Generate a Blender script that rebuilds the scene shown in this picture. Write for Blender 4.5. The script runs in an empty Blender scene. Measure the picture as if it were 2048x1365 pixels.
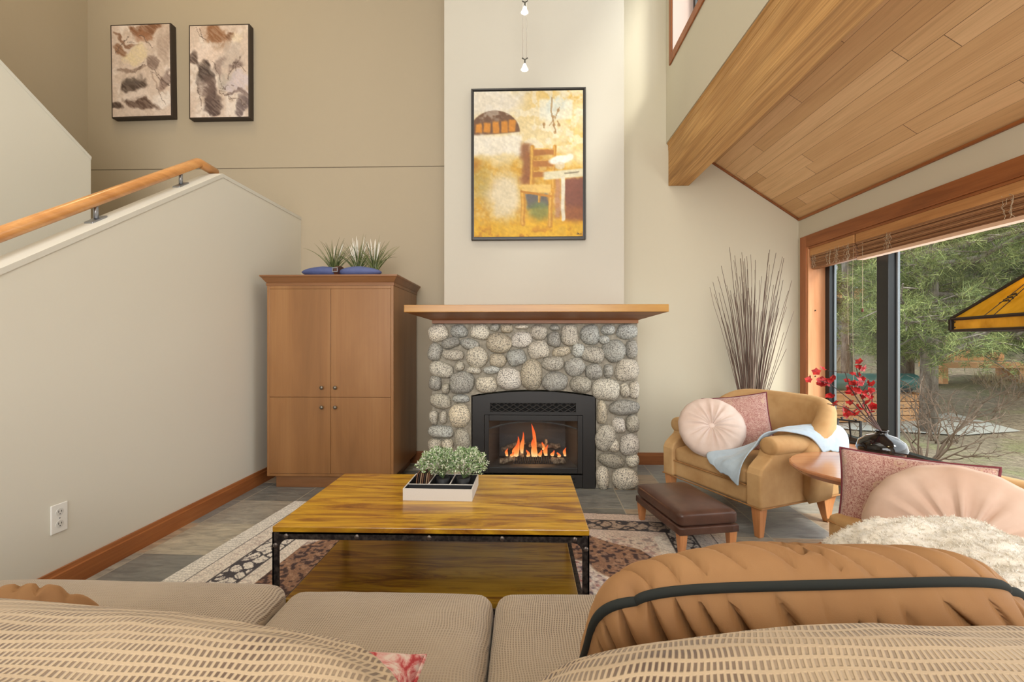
import bpy, bmesh, math, random
import numpy as np
from mathutils import Vector, Matrix, Euler, noise
R = math.radians; PI = math.pi; cos = math.cos; sin = math.sin
SC = bpy.context.scene
COL = SC.collection
random.seed(7)

# ---------------------------------------------------------------- camera model
F = 910.0; HC = 1.1; YAW = math.atan(26 / 910)
CA, SA = cos(YAW), sin(YAW)
def _dir(px, py):
    u = (px - 1024) / F; w = (682.5 - py) / F
    return Vector((u * CA - SA, u * SA + CA, w))
def at(px, py, Y):
    d = _dir(px, py); t = Y / d.y
    return Vector((d.x * t, Y, HC + d.z * t))
def atX(px, py, X):
    d = _dir(px, py); t = X / d.x
    return Vector((X, d.y * t, HC + d.z * t))
def atZ(px, py, Z):
    d = _dir(px, py); t = (Z - HC) / d.z
    return Vector((d.x * t, d.y * t, Z))

# ---------------------------------------------------------------- colours and nodes
def lin(v):
    v = v / 255.0
    return v / 12.92 if v <= 0.04045 else ((v + 0.055) / 1.055) ** 2.4
def c(r, g, b):
    return (lin(r), lin(g), lin(b), 1.0)
def N(nt, t, ins=None, **props):
    n = nt.nodes.new(t)
    for k, v in props.items(): setattr(n, k, v)
    for k, v in (ins or {}).items():
        s = n.inputs[k]
        if isinstance(v, bpy.types.NodeSocket): nt.links.new(v, s)
        else: s.default_value = v
    return n
def mth(nt, op, a, b=None, clamp=False):
    ins = {0: a}
    if b is not None: ins[1] = b
    return N(nt, 'ShaderNodeMath', ins, operation=op, use_clamp=clamp).outputs[0]
def mix(nt, f, a, b, blend='MIX'):
    n = N(nt, 'ShaderNodeMix', None, data_type='RGBA', blend_type=blend)
    for k, v in ((0, f), (6, a), (7, b)):
        if isinstance(v, bpy.types.NodeSocket): nt.links.new(v, n.inputs[k])
        else: n.inputs[k].default_value = v
    return n.outputs[2]
def ramp(nt, f, stops, interp='LINEAR'):
    n = N(nt, 'ShaderNodeValToRGB', {0: f}); cr = n.color_ramp; cr.interpolation = interp
    while len(cr.elements) < len(stops): cr.elements.new(0.5)
    for e, (p, col) in zip(cr.elements, stops):
        e.position = p; e.color = col if not isinstance(col, (int, float)) else (col, col, col, 1)
    return n.outputs[0]
def coords(nt, kind='Object', scale=(1, 1, 1), rot=(0, 0, 0), loc=(0, 0, 0)):
    t = N(nt, 'ShaderNodeTexCoord')
    m = N(nt, 'ShaderNodeMapping', {0: t.outputs[kind]})
    m.inputs['Scale'].default_value = scale; m.inputs['Rotation'].default_value = rot; m.inputs['Location'].default_value = loc
    return m.outputs[0]
def noi(nt, vec, scale, detail=4, rough=0.55, dist=0.0, out=0):
    return N(nt, 'ShaderNodeTexNoise', {'Vector': vec, 'Scale': scale, 'Detail': detail, 'Roughness': rough, 'Distortion': dist}).outputs[out]
def newmat(name, col=None, rough=0.6, **kw):
    m = bpy.data.materials.new(name); m.use_nodes = True
    nt = m.node_tree; b = nt.nodes['Principled BSDF']
    if col is not None: b.inputs['Base Color'].default_value = col
    b.inputs['Roughness'].default_value = rough
    for k, v in kw.items(): b.inputs[k.replace('_', ' ')].default_value = v
    return m, nt, b
def base(nt, b, s): nt.links.new(s, b.inputs['Base Color'])
def bump(nt, b, h, strength=0.3, dist=0.01):
    n = N(nt, 'ShaderNodeBump', {'Height': h, 'Strength': strength, 'Distance': dist})
    nt.links.new(n.outputs[0], b.inputs['Normal'])
def scl(col, k): return (col[0] * k, col[1] * k, col[2] * k, 1)

def m_plain(name, col, rough=0.5, **kw): return newmat(name, col, rough, **kw)[0]
def m_paint(name, col, rough=0.75):
    m, nt, b = newmat(name, col, rough)
    v = coords(nt)
    n = noi(nt, v, 3.0, 3); base(nt, b, mix(nt, mth(nt, 'MULTIPLY', n, 0.12), col, scl(col, 0.86)))
    bump(nt, b, noi(nt, v, 220, 2), 0.06, 0.003)
    return m
def m_wood(name, dark, mid, light, axis='Y', s=1.0, rough=0.4, fine=0.35, coat=0.0, ring=0.0, bmp=0.05, contrast=(0.3, 0.5, 0.7), spec=0.5):
    m, nt, b = newmat(name, None, rough)
    sc = {'X': (0.9, 9, 9), 'Y': (9, 0.9, 9), 'Z': (9, 9, 0.9)}[axis]
    v = coords(nt, 'Object', tuple(k * s for k in sc))
    n1 = noi(nt, v, 1.0, 5, 0.6, 0.6)
    col = ramp(nt, n1, [(contrast[0], dark), (contrast[1], mid), (contrast[2], light)])
    sf = {'X': (3, 160, 160), 'Y': (160, 3, 160), 'Z': (160, 160, 3)}[axis]
    v2 = coords(nt, 'Object', tuple(k * s for k in sf))
    n2 = noi(nt, v2, 1.0, 3, 0.6)
    g = ramp(nt, n2, [(0.42, 0.0), (0.62, 1.0)])
    col = mix(nt, mth(nt, 'MULTIPLY', g, fine), col, scl(dark, 0.75))
    if ring:
        w = N(nt, 'ShaderNodeTexWave', {'Vector': coords(nt, 'Object', tuple(k * s * 0.35 for k in sc)), 'Scale': 2.5, 'Distortion': 7, 'Detail': 3, 'Detail Scale': 1.2}, wave_type='BANDS', bands_direction={'X': 'Y', 'Y': 'X', 'Z': 'X'}[axis]).outputs[1]
        col = mix(nt, mth(nt, 'MULTIPLY', mth(nt, 'POWER', w, 3.0), ring), col, scl(dark, 0.7))
    base(nt, b, col)
    if bmp: bump(nt, b, n2, bmp, 0.002)
    b.inputs['Coat Weight'].default_value = coat; b.inputs['Coat Roughness'].default_value = 0.15
    b.inputs['Specular IOR Level'].default_value = spec
    return m
def m_velvet(name, col, hi, rough=0.8, sheen=0.5, nsc=6.0):
    m, nt, b = newmat(name, None, rough)
    v = coords(nt)
    base(nt, b, mix(nt, ramp(nt, noi(nt, v, nsc, 4), [(0.35, 0.0), (0.7, 1.0)]), col, hi))
    b.inputs['Sheen Weight'].default_value = sheen; b.inputs['Sheen Roughness'].default_value = 0.4; b.inputs['Sheen Tint'].default_value = hi
    bump(nt, b, noi(nt, v, 700, 2), 0.12, 0.002)
    return m
def m_weave(name, light, dark, du, dv, amt=0.8, soft=0.25, rows=(0.06, 0.24), along=(1, 0, 0), down=(0, 1, 1), patch=3.0, rot=0.0):
    """ribbed weave: short dark gaps between raised threads, set out along two directions of the object"""
    m, nt, b = newmat(name, None, 0.9)
    t = N(nt, 'ShaderNodeTexCoord').outputs['Object']
    warp = N(nt, 'ShaderNodeVectorMath', {0: noi(nt, t, 6, 2, out=1), 1: (0.5, 0.5, 0.5)}, operation='SUBTRACT').outputs[0]
    warp = N(nt, 'ShaderNodeVectorMath', {0: warp, 'Scale': 0.03}, operation='SCALE').outputs[0]
    t2 = N(nt, 'ShaderNodeVectorMath', {0: t, 1: warp}, operation='ADD').outputs[0]
    u = N(nt, 'ShaderNodeVectorMath', {0: t2, 1: along}, operation='DOT_PRODUCT').outputs['Value']
    w = N(nt, 'ShaderNodeVectorMath', {0: t2, 1: down}, operation='DOT_PRODUCT').outputs['Value']
    su = mth(nt, 'SINE', mth(nt, 'MULTIPLY', u, 2 * PI / du))
    row = mth(nt, 'FLOOR', mth(nt, 'DIVIDE', w, dv))
    jit = N(nt, 'ShaderNodeTexWhiteNoise', {'W': row}, noise_dimensions='1D').outputs[0]
    sw = mth(nt, 'SINE', mth(nt, 'ADD', mth(nt, 'MULTIPLY', w, 2 * PI / dv), mth(nt, 'MULTIPLY', jit, 0.6)))
    a = ramp(nt, mth(nt, 'MULTIPLY_ADD', su, 0.5, False) if False else mth(nt, 'ADD', mth(nt, 'MULTIPLY', su, 0.5), 0.5), [(0.5 - soft, 0.0), (0.5 + soft, 1.0)])
    d = ramp(nt, mth(nt, 'ADD', mth(nt, 'MULTIPLY', sw, 0.5), 0.5), [(rows[0], 0.0), (rows[1], 1.0)])
    gap = mth(nt, 'MULTIPLY', a, d)
    pn = ramp(nt, noi(nt, t, patch, 3), [(0.32, 0.12), (0.62, 1.0)])
    f = mth(nt, 'MULTIPLY', mth(nt, 'MULTIPLY', gap, pn), amt, True)
    col = mix(nt, f, mix(nt, noi(nt, t, 300, 2), light, scl(light, 0.85)), dark)
    base(nt, b, col)
    b.inputs['Sheen Weight'].default_value = 0.2
    bump(nt, b, mth(nt, 'SUBTRACT', 1.0, gap), 0.5, 0.003)
    return m
def m_glass(name, tint=(1, 1, 1, 1), refl=0.06):
    m = bpy.data.materials.new(name); m.use_nodes = True; nt = m.node_tree; nt.nodes.clear()
    o = N(nt, 'ShaderNodeOutputMaterial')
    t = N(nt, 'ShaderNodeBsdfTransparent', {0: tint}); g = N(nt, 'ShaderNodeBsdfGlossy', {0: (1, 1, 1, 1), 'Roughness': 0.02})
    fc = N(nt, 'ShaderNodeLayerWeight', {'Blend': 0.5}).outputs[1]
    fr = mth(nt, 'ADD', mth(nt, 'MULTIPLY', mth(nt, 'POWER', fc, 4.0), 0.35), 0.02)
    s = N(nt, 'ShaderNodeMixShader', {0: fr, 1: t.outputs[0], 2: g.outputs[0]})
    nt.links.new(s.outputs[0], o.inputs[0]); return m
def m_emit(name, col, strength):
    m, nt, b = newmat(name, col, 0.6); b.inputs['Emission Color'].default_value = col; b.inputs['Emission Strength'].default_value = strength
    return m
def m_attr(name, rough=0.8, bumps=0.0):
    m, nt, b = newmat(name, None, rough)
    a = N(nt, 'ShaderNodeAttribute', attribute_name='Col'); base(nt, b, a.outputs[0])
    if bumps: bump(nt, b, noi(nt, coords(nt, 'Object', (60, 60, 25)), 1, 4), bumps, 0.004)
    return m

# ---------------------------------------------------------------- mesh building
class MB:
    def __init__(s): s.v = []; s.f = []; s.mi = []; s.m = 0
    def add(s, vs, fs):
        o = len(s.v); s.v += [tuple(p) for p in vs]
        for f in fs: s.f.append(tuple(i + o for i in f)); s.mi.append(s.m)
        return s
    def box(s, x0, x1, y0, y1, z0, z1):
        x0, x1 = min(x0, x1), max(x0, x1); y0, y1 = min(y0, y1), max(y0, y1); z0, z1 = min(z0, z1), max(z0, z1)
        vs = [(x0, y0, z0), (x1, y0, z0), (x1, y1, z0), (x0, y1, z0), (x0, y0, z1), (x1, y0, z1), (x1, y1, z1), (x0, y1, z1)]
        return s.add(vs, [(3, 2, 1, 0), (4, 5, 6, 7), (0, 1, 5, 4), (1, 2, 6, 5), (2, 3, 7, 6), (3, 0, 4, 7)])
    def hexa(s, vs):
        return s.add(vs, [(3, 2, 1, 0), (4, 5, 6, 7), (0, 1, 5, 4), (1, 2, 6, 5), (2, 3, 7, 6), (3, 0, 4, 7)])
    def prism(s, pts, ax, a, b):
        def P(p, t): return {'X': (t, p[0], p[1]), 'Y': (p[0], t, p[1]), 'Z': (p[0], p[1], t)}[ax]
        n = len(pts); vs = [P(p, a) for p in pts] + [P(p, b) for p in pts]
        fs = [tuple(range(n - 1, -1, -1)), tuple(range(n, 2 * n))] + [(i, (i + 1) % n, (i + 1) % n + n, i + n) for i in range(n)]
        return s.add(vs, fs)
    def rings(s, rs, cap0=True, cap1=True):
        n = len(rs[0]); o = len(s.v); vs = [p for r in rs for p in r]; fs = []
        for k in range(len(rs) - 1):
            for i in range(n):
                j = (i + 1) % n; fs.append((k * n + i, k * n + j, (k + 1) * n + j, (k + 1) * n + i))
        if cap0: fs.append(tuple(range(n - 1, -1, -1)))
        if cap1: fs.append(tuple((len(rs) - 1) * n + i for i in range(n)))
        return s.add(vs, fs)
    def rect_rings(s, x0, x1, y0, y1, prof, back=False):
        """prof: (offset, z); back=True keeps the far side flat"""
        return s.rings([[(x0 - o, y0 - o, z), (x1 + o, y0 - o, z), (x1 + o, y1 + (0 if back else o), z), (x0 - o, y1 + (0 if back else o), z)] for o, z in prof])
    def tube(s, pts, r, n=8, flat=1.0):
        pts = [Vector(p) for p in pts]; rr = r if isinstance(r, (list, tuple)) else [r] * len(pts); rs = []
        up = Vector((0, 0, 1)); d0 = (pts[1] - pts[0]).normalized()
        if abs(d0.dot(up)) > 0.95: up = Vector((1, 0, 0))
        sx = d0.cross(up).normalized()
        for i, p in enumerate(pts):
            d = (pts[min(i + 1, len(pts) - 1)] - pts[max(i - 1, 0)]).normalized()
            sx = (sx - d * sx.dot(d)).normalized(); sy = d.cross(sx)
            rs.append([p + (sx * cos(2 * PI * k / n) + sy * flat * sin(2 * PI * k / n)) * rr[i] for k in range(n)])
        return s.rings(rs)
    def lathe(s, prof, n=24, o=(0, 0, 0), ax='Z', a0=0.0):
        rs = []
        for r, h in prof:
            ring = []
            for k in range(n):
                a = 2 * PI * k / n + a0; x, y = r * cos(a), r * sin(a)
                p = {'Z': (x, y, h), 'Y': (x, h, -y), 'X': (h, x, y)}[ax]
                ring.append((p[0] + o[0], p[1] + o[1], p[2] + o[2]))
            rs.append(ring)
        return s.rings(rs)
    def ell(s, o, r, nu=14, nv=8, fn=None):
        o = Vector(o); rs = []
        for j in range(nv + 1):
            ph = PI * (j + (0.02 if j == 0 else -0.02 if j == nv else 0)) / nv; ring = []
            for i in range(nu):
                th = 2 * PI * i / nu
                p = Vector((r[0] * sin(ph) * cos(th), r[1] * sin(ph) * sin(th), -r[2] * cos(ph)))
                if fn: p = fn(p)
                ring.append(o + p)
            rs.append(ring)
        return s.rings(rs)
    def grid(s, fn, nu, nv):
        vs = [fn(i / nu, j / nv) for j in range(nv + 1) for i in range(nu + 1)]
        fs = [(j * (nu + 1) + i, j * (nu + 1) + i + 1, (j + 1) * (nu + 1) + i + 1, (j + 1) * (nu + 1) + i) for j in range(nv) for i in range(nu)]
        return s.add(vs, fs)
    def rbox(s, o, h, r, n=8, fn=None):
        """box with soft rounded edges; o centre, h half sizes, r edge radius"""
        o = Vector(o); rr = Vector(r) if isinstance(r, (tuple, list)) else Vector((r, r, r))
        def put(p):
            q = Vector([0, 0, 0]); e = Vector([0, 0, 0])
            for i in range(3):
                L = h[i] - rr[i]; x = p[i] * h[i]
                q[i] = max(-L, min(L, x)); e[i] = (x - q[i]) / max(rr[i], 1e-6)
            if e.length > 1e-6: e = e.normalized() * max(abs(e[0]), abs(e[1]), abs(e[2]))
            w = q + Vector([e[i] * rr[i] for i in range(3)])
            if fn: w = fn(w, p)
            return o + w
        def sp(t):
            return math.copysign(abs(t) ** 0.75, t)
        for ax in range(3):
            for sg in (-1, 1):
                def f(u, v, ax=ax, sg=sg):
                    a, b = sp(u * 2 - 1), sp(v * 2 - 1)
                    if sg < 0: a = -a
                    p = [0, 0, 0]; p[ax] = sg; p[(ax + 1) % 3] = a; p[(ax + 2) % 3] = b
                    return put(p)
                s.grid(f, n, n)
        return s
    def xf(s, M, i0=0):
        s.v[i0:] = [tuple(M @ Vector(p)) for p in s.v[i0:]]; return s
    def build(s, name, mats, parent=None, smooth=False, bevel=0.0, sub=0, weld=False, seg=2):
        me = bpy.data.meshes.new(name); me.from_pydata(s.v, [], s.f); me.update()
        if not isinstance(mats, (list, tuple)): mats = [mats]
        for m in mats: me.materials.append(m)
        if len(mats) > 1: me.polygons.foreach_set('material_index', s.mi)
        if weld:
            bm = bmesh.new(); bm.from_mesh(me); bmesh.ops.remove_doubles(bm, verts=bm.verts, dist=1e-4); bmesh.ops.recalc_face_normals(bm, faces=bm.faces); bm.to_mesh(me); bm.free()
        if smooth: me.polygons.foreach_set('use_smooth', [True] * len(me.polygons))
        o = bpy.data.objects.new(name, me); COL.objects.link(o)
        if parent: o.parent = parent
        if bevel:
            b = o.modifiers.new('bevel', 'BEVEL'); b.width = bevel; b.segments = seg; b.limit_method = 'ANGLE'; b.angle_limit = R(40)
        if sub:
            b = o.modifiers.new('sub', 'SUBSURF'); b.levels = sub; b.render_levels = sub
        return o

def tag(o, label, cat, group=None, kind=None):
    o['label'] = label; o['category'] = cat
    if group: o['group'] = group
    if kind: o['kind'] = kind
    return o
def thing(name, label, cat, loc=(0, 0, 0), rz=0.0, group=None, kind=None):
    o = bpy.data.objects.new(name, None); COL.objects.link(o); o.empty_display_size = 0.05
    o.location = loc; o.rotation_euler = (0, 0, rz)
    return tag(o, label, cat, group, kind)
def copy_tree(o, parent=None):
    k = o.copy(); COL.objects.link(k)
    if parent: k.parent = parent
    for ch in list(o.children): copy_tree(ch, k)
    return k
def fbm(x, y, seed=0, octs=4):
    """value noise on arrays"""
    rng = np.random.RandomState(seed); tab = rng.rand(256, 256); out = np.zeros_like(x); amp = 1.0; tot = 0
    for o in range(octs):
        xi = np.floor(x).astype(int); yi = np.floor(y).astype(int); fx = x - xi; fy = y - yi
        fx = fx * fx * (3 - 2 * fx); fy = fy * fy * (3 - 2 * fy)
        g = lambda a, b: tab[(a + o * 37) % 256, (b + o * 91) % 256]
        out += amp * ((g(xi, yi) * (1 - fx) + g(xi + 1, yi) * fx) * (1 - fy) + (g(xi, yi + 1) * (1 - fx) + g(xi + 1, yi + 1) * fx) * fy)
        tot += amp; amp *= 0.5; x = x * 2.03; y = y * 2.03
    return out / tot
def sstep(a, b, x):
    t = np.clip((x - a) / (b - a), 0, 1); return t * t * (3 - 2 * t)
def picture(name, w, h, nx, nz, fn, m, parent, y=0.0):
    """flat painted surface facing -y: fn(u, v) gives sRGB 0-255 arrays, v downwards"""
    us = np.linspace(0, 1, nx + 1); vs = np.linspace(0, 1, nz + 1); U, V = np.meshgrid(us, vs)
    rgb = np.clip(fn(U, V), 0, 255) / 255.0
    rgb = np.where(rgb <= 0.04045, rgb / 12.92, ((rgb + 0.055) / 1.055) ** 2.4)
    verts = np.stack([(U - 0.5) * w, np.full_like(U, y), (0.5 - V) * h], -1).reshape(-1, 3)
    faces = [(j * (nx + 1) + i, (j + 1) * (nx + 1) + i, (j + 1) * (nx + 1) + i + 1, j * (nx + 1) + i + 1) for j in range(nz) for i in range(nx)]
    me = bpy.data.meshes.new(name); me.from_pydata(verts.tolist(), [], faces); me.update()
    a = me.color_attributes.new('Col', 'FLOAT_COLOR', 'POINT')
    flat = np.concatenate([rgb.reshape(-1, 3), np.ones((rgb.shape[0] * rgb.shape[1], 1))], 1).astype(np.float32)
    a.data.foreach_set('color', flat.ravel()); me.materials.append(m)
    o = bpy.data.objects.new(name, me); COL.objects.link(o)
    if parent: o.parent = parent
    return o
EXPO = 0.0; SKY = 2.7; SUN = 3.6
L_REAR, L_WIN, L_CLR, L_CEIL, L_STAIR = 305.0, 27.0, 4.5, 50.0, 12.0
WALLC = (197, 188, 166); PARTC = (217, 212, 198); BREASTC = (190, 184, 171); LOWC = (209, 202, 182); SHADEC = (173, 159, 136)
# ================================================================ camera, world, lights
cam = bpy.data.cameras.new('camera'); cam.sensor_width = 36; cam.lens = F / 2048 * 36; cam.clip_start = 0.02
camo = bpy.data.objects.new('camera', cam); COL.objects.link(camo)
camo.location = (0, 0, HC); camo.rotation_euler = (PI / 2, 0, YAW); SC.camera = camo
SC.view_settings.view_transform = 'Standard'; SC.view_settings.look = 'None'; SC.view_settings.gamma = 1.0
SC.view_settings.use_curve_mapping = False; SC.view_settings.exposure = EXPO
SC.cycles.use_denoising = True
SC.cycles.max_bounces = 8; SC.cycles.diffuse_bounces = 4; SC.cycles.transparent_max_bounces = 12
SC.cycles.sample_clamp_indirect = 6.0
w = bpy.data.worlds.new('sky'); SC.world = w; w.use_nodes = True
wn = w.node_tree; bg = wn.nodes['Background']
tc = N(wn, 'ShaderNodeTexCoord'); sx = N(wn, 'ShaderNodeSeparateXYZ', {0: tc.outputs['Generated']})
skyc = ramp(wn, mth(wn, 'MULTIPLY_ADD' if False else 'ADD', mth(wn, 'MULTIPLY', sx.outputs[2], 0.5), 0.5), [(0.45, (0.5, 0.5, 0.48, 1)), (0.52, (0.95, 0.97, 1.0, 1)), (1.0, (0.8, 0.9, 1.0, 1))])
wn.links.new(skyc, bg.inputs[0]); bg.inputs[1].default_value = SKY
def light(name, kind, loc, rot, energy, col, **kw):
    d = bpy.data.lights.new(name, kind); d.energy = energy; d.color = col
    for k, v in kw.items(): setattr(d, k, v)
    o = bpy.data.objects.new(name, d); COL.objects.link(o); o.location = loc; o.rotation_euler = rot
    return o
light('sun', 'SUN', (8, -6, 12), (R(42), R(12), R(28)), SUN, (1.0, 0.95, 0.86), angle=R(12))
# fill light added behind the camera, then daylight at picture window and clerestory
light('rear_fill', 'AREA', (-0.2, -3.85, 2.3), (R(90), 0, 0), L_REAR, (1.0, 0.985, 0.96), shape='RECTANGLE', size=4.2, size_y=3.6)
light('window_daylight', 'AREA', (2.52, 2.1, 1.05), (0, R(90), 0), L_WIN, (0.93, 0.97, 1.0), shape='RECTANGLE', size=1.4, size_y=3.3)
light('clerestory_daylight', 'AREA', (1.40, 2.9, 4.2), (0, R(90), 0), L_CLR, (0.97, 0.98, 1.0), shape='RECTANGLE', size=1.3, size_y=1.8)
# unseen overhead light added to lift the room, and the lamp over the stair
light('overhead_fill', 'AREA', (-0.6, 0.3, 5.25), (0, 0, 0), L_CEIL, (1.0, 0.95, 0.87), shape='RECTANGLE', size=2.4, size_y=2.4)
light('stair_lamp', 'AREA', (-2.9, 2.9, 5.2), (0, 0, 0), L_STAIR, (1.0, 0.76, 0.40), shape='DISK', size=0.5)

# ================================================================ materials of the shell
WALL = c(*WALLC)
P_WALL = m_paint('wall_paint', WALL); P_PART = m_paint('stair_wall_paint', c(*PARTC))
P_BREAST = m_paint('chimney_paint', c(*BREASTC)); P_LOW = m_paint('low_wall_paint', c(*LOWC))
P_SHADE = m_paint('shaded_wall_paint', c(*SHADEC))  # wall paint coloured darker and warmer for the shade and lamp light there
P_CAP = m_paint('cap_paint', c(212, 208, 196)); P_CEIL = m_paint('ceiling_paint', c(225, 220, 208))
W_TRIM = m_wood('trim_wood', c(128, 74, 38), c(158, 96, 52), c(176, 112, 64), 'Y', 1.0, 0.4, 0.25, spec=0.3)
W_TRIMX = m_wood('trim_wood_x', c(112, 64, 34), c(136, 82, 46), c(152, 96, 56), 'X', 1.0, 0.4, 0.25, spec=0.3)
W_TRIMZ = m_wood('casing_wood', c(140, 82, 48), c(165, 100, 60), c(178, 114, 72), 'Z', 1.0, 0.42, 0.22, spec=0.3)
W_JAMB = m_wood('jamb_wood', c(196, 132, 88), c(212, 150, 106), c(226, 168, 124), 'Z', 0.8, 0.45, 0.2, spec=0.3)
W_BEAM = m_wood('beam_wood', c(150, 104, 58), c(204, 156, 98), c(220, 176, 116), 'Y', 0.7, 0.6, 0.4, ring=0.3, contrast=(0.22, 0.45, 0.7), spec=0.2)
M_ALU = m_plain('window_metal', c(46, 48, 50), 0.35, Metallic=0.3); M_PANE = m_glass('window_glass', (0.96, 0.98, 0.97, 1))
M_GROOVE = m_plain('reveal_grey', c(120, 108, 90), 0.8)

def m_slate():
    m, nt, b = newmat('slate_tiles', None, 0.5)
    v = coords(nt, 'Object', rot=(0, 0, R(1.9)))
    s = N(nt, 'ShaderNodeSeparateXYZ', {0: v})
    tx = mth(nt, 'DIVIDE', mth(nt, 'ADD', s.outputs[0], 1.967 + 0.0 + 0.08), 0.3705); ty = mth(nt, 'DIVIDE', mth(nt, 'ADD', s.outputs[1], 0.105), 0.39)
    ix, iy = mth(nt, 'FLOOR', tx), mth(nt, 'FLOOR', ty); fx, fy = mth(nt, 'FRACT', tx), mth(nt, 'FRACT', ty)
    cv = N(nt, 'ShaderNodeCombineXYZ', {0: ix, 1: iy, 2: 3.3}).outputs[0]
    wn1 = N(nt, 'ShaderNodeTexWhiteNoise', {'Vector': cv}, noise_dimensions='3D')
    tile = ramp(nt, wn1.outputs[0], [(0.0, c(126, 126, 122)), (0.25, c(162, 157, 146)), (0.42, c(144, 146, 144)), (0.6, c(174, 154, 132)), (0.78, c(134, 136, 134)), (0.9, c(182, 174, 156))], 'CONSTANT')
    rv = N(nt, 'ShaderNodeVectorMath', {0: coords(nt, 'Object', (7, 26, 1), rot=(0, 0, R(30))), 1: wn1.outputs[1]}, operation='ADD').outputs[0]
    n = noi(nt, rv, 1.0, 6, 0.65, 0.8)
    col = mix(nt, ramp(nt, n, [(0.3, 0.0), (0.7, 1.0)]), mix(nt, 1.0, tile, (0.55, 0.55, 0.56, 1), 'MULTIPLY'), mix(nt, 1.0, tile, (1.25, 1.22, 1.16, 1), 'MULTIPLY'))
    ex = mth(nt, 'MINIMUM', fx, mth(nt, 'SUBTRACT', 1.0, fx)); ey = mth(nt, 'MINIMUM', fy, mth(nt, 'SUBTRACT', 1.0, fy))
    e = mth(nt, 'MINIMUM', ex, ey); g = mth(nt, 'LESS_THAN', e, 0.0095)
    base(nt, b, mix(nt, g, col, c(168, 160, 142)))
    rr = mth(nt, 'ADD', mth(nt, 'MULTIPLY', n, 0.25), 0.25); nt.links.new(rr, b.inputs['Roughness'])
    bump(nt, b, mth(nt, 'SUBTRACT', n, mth(nt, 'MULTIPLY', g, 0.5)), 0.35, 0.006)
    return m
def m_planks():
    m, nt, b = newmat('ceiling_planks', None, 0.5)
    v = coords(nt, 'Object'); s = N(nt, 'ShaderNodeSeparateXYZ', {0: v})
    tx = mth(nt, 'DIVIDE', s.outputs[0], 0.098); ix = mth(nt, 'FLOOR', tx); fx = mth(nt, 'FRACT', tx)
    r1 = N(nt, 'ShaderNodeTexWhiteNoise', {'W': ix}, noise_dimensions='1D').outputs[0]
    ty = mth(nt, 'ADD', mth(nt, 'DIVIDE', s.outputs[1], 1.7), mth(nt, 'MULTIPLY', r1, 5.0)); iy = mth(nt, 'FLOOR', ty); fy = mth(nt, 'FRACT', ty)
    r2 = N(nt, 'ShaderNodeTexWhiteNoise', {'Vector': N(nt, 'ShaderNodeCombineXYZ', {0: ix, 1: iy, 2: 1.0}).outputs[0]}, noise_dimensions='3D')
    col = ramp(nt, r2.outputs[0], [(0.0, c(206, 164, 116)), (0.35, c(222, 182, 134)), (0.7, c(230, 192, 146)), (1.0, c(220, 180, 130))])
    vg = N(nt, 'ShaderNodeVectorMath', {0: coords(nt, 'Object', (14, 0.8, 1)), 1: r2.outputs[1]}, operation='ADD').outputs[0]
    n = noi(nt, vg, 1.6, 6, 0.65, 0.4)
    col = mix(nt, ramp(nt, n, [(0.35, 0.3), (0.62, 0.0)]), col, c(178, 134, 90))
    n2 = noi(nt, coords(nt, 'Object', (140, 2.5, 1)), 1.0, 2)
    col = mix(nt, mth(nt, 'MULTIPLY', ramp(nt, n2, [(0.5, 0.0), (0.7, 1.0)]), 0.2), col, c(140, 100, 62))
    wd = mth(nt, 'ADD', mth(nt, 'MULTIPLY', r1, 0.022), 0.008)
    gx = mth(nt, 'LESS_THAN', fx, wd); gy = mth(nt, 'LESS_THAN', fy, 0.0022)
    g = mth(nt, 'MAXIMUM', gx, gy)
    base(nt, b, mix(nt, mth(nt, 'MULTIPLY', g, 0.8), col, c(84, 58, 34)))
    bump(nt, b, mth(nt, 'SUBTRACT', 1.0, g), 0.4, 0.004)
    b.inputs['Specular IOR Level'].default_value = 0.3
    return m

def struct(o, label, cat): return tag(o, label, cat, kind='structure')
YB, XL, XP, XR, XC = 4.09, -4.04, -2.04, 2.416, 1.256      # back wall, stair wall, stair partition, window wall, clerestory wall
ZT = 5.4
# floor
struct(MB().box(XL - .2, 2.62, -4.2, YB + .2, -.15, 0).build('floor', m_slate()), 'grey and brown slate tile floor with pale grout lines', 'floor')
# back wall with a shadow reveal on the stair side
b = MB()
b.box(XL - .2, -.62, YB, YB + .2, 0, 2.676); b.box(XL - .2, -.62, YB, YB + .2, 2.684, ZT); b.m = 1
b.box(XL - .2, -.62, YB + .004, YB + .2, 2.676, 2.684)
struct(b.build('wall_back', [P_SHADE, M_GROOVE]), 'back wall of the stair, shade and warm light in its colour, with a thin horizontal reveal line', 'wall')
struct(MB().box(-.62, 2.62, YB, YB + .2, 0, ZT).build('wall_back_right', P_WALL), 'beige painted back wall to the right of the chimney', 'wall')
struct(MB().box(XL - .2, XL, -4.2, YB, 0, ZT).build('wall_left', P_SHADE), 'side wall at the back of the stair, shade and warm light in its colour', 'wall')
b = MB(); b.box(XL - .2, -2.4, -4.2, -4.0, 0, ZT); b.box(2.0, 2.62, -4.2, -4.0, 0, ZT); b.box(-2.4, 2.0, -4.2, -4.0, 4.2, ZT); b.box(-2.4, 2.0, -4.2, -4.0, 0, .35)  # opening without glass, added to let the sky light in
struct(b.build('wall_rear', P_WALL), 'beige wall behind the camera with a wide unglazed opening added to let light in', 'wall')
struct(MB().box(XL - .2, XC + .25, -4.2, YB + .2, ZT, ZT + .1).build('ceiling', P_CEIL), 'pale painted main ceiling high above the room', 'ceiling')
# chimney breast
struct(MB().box(-.645, .782, 3.62, YB, 1.28, ZT).build('wall_chimney', P_BREAST), 'pale beige chimney breast rising above the mantel', 'wall')
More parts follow.
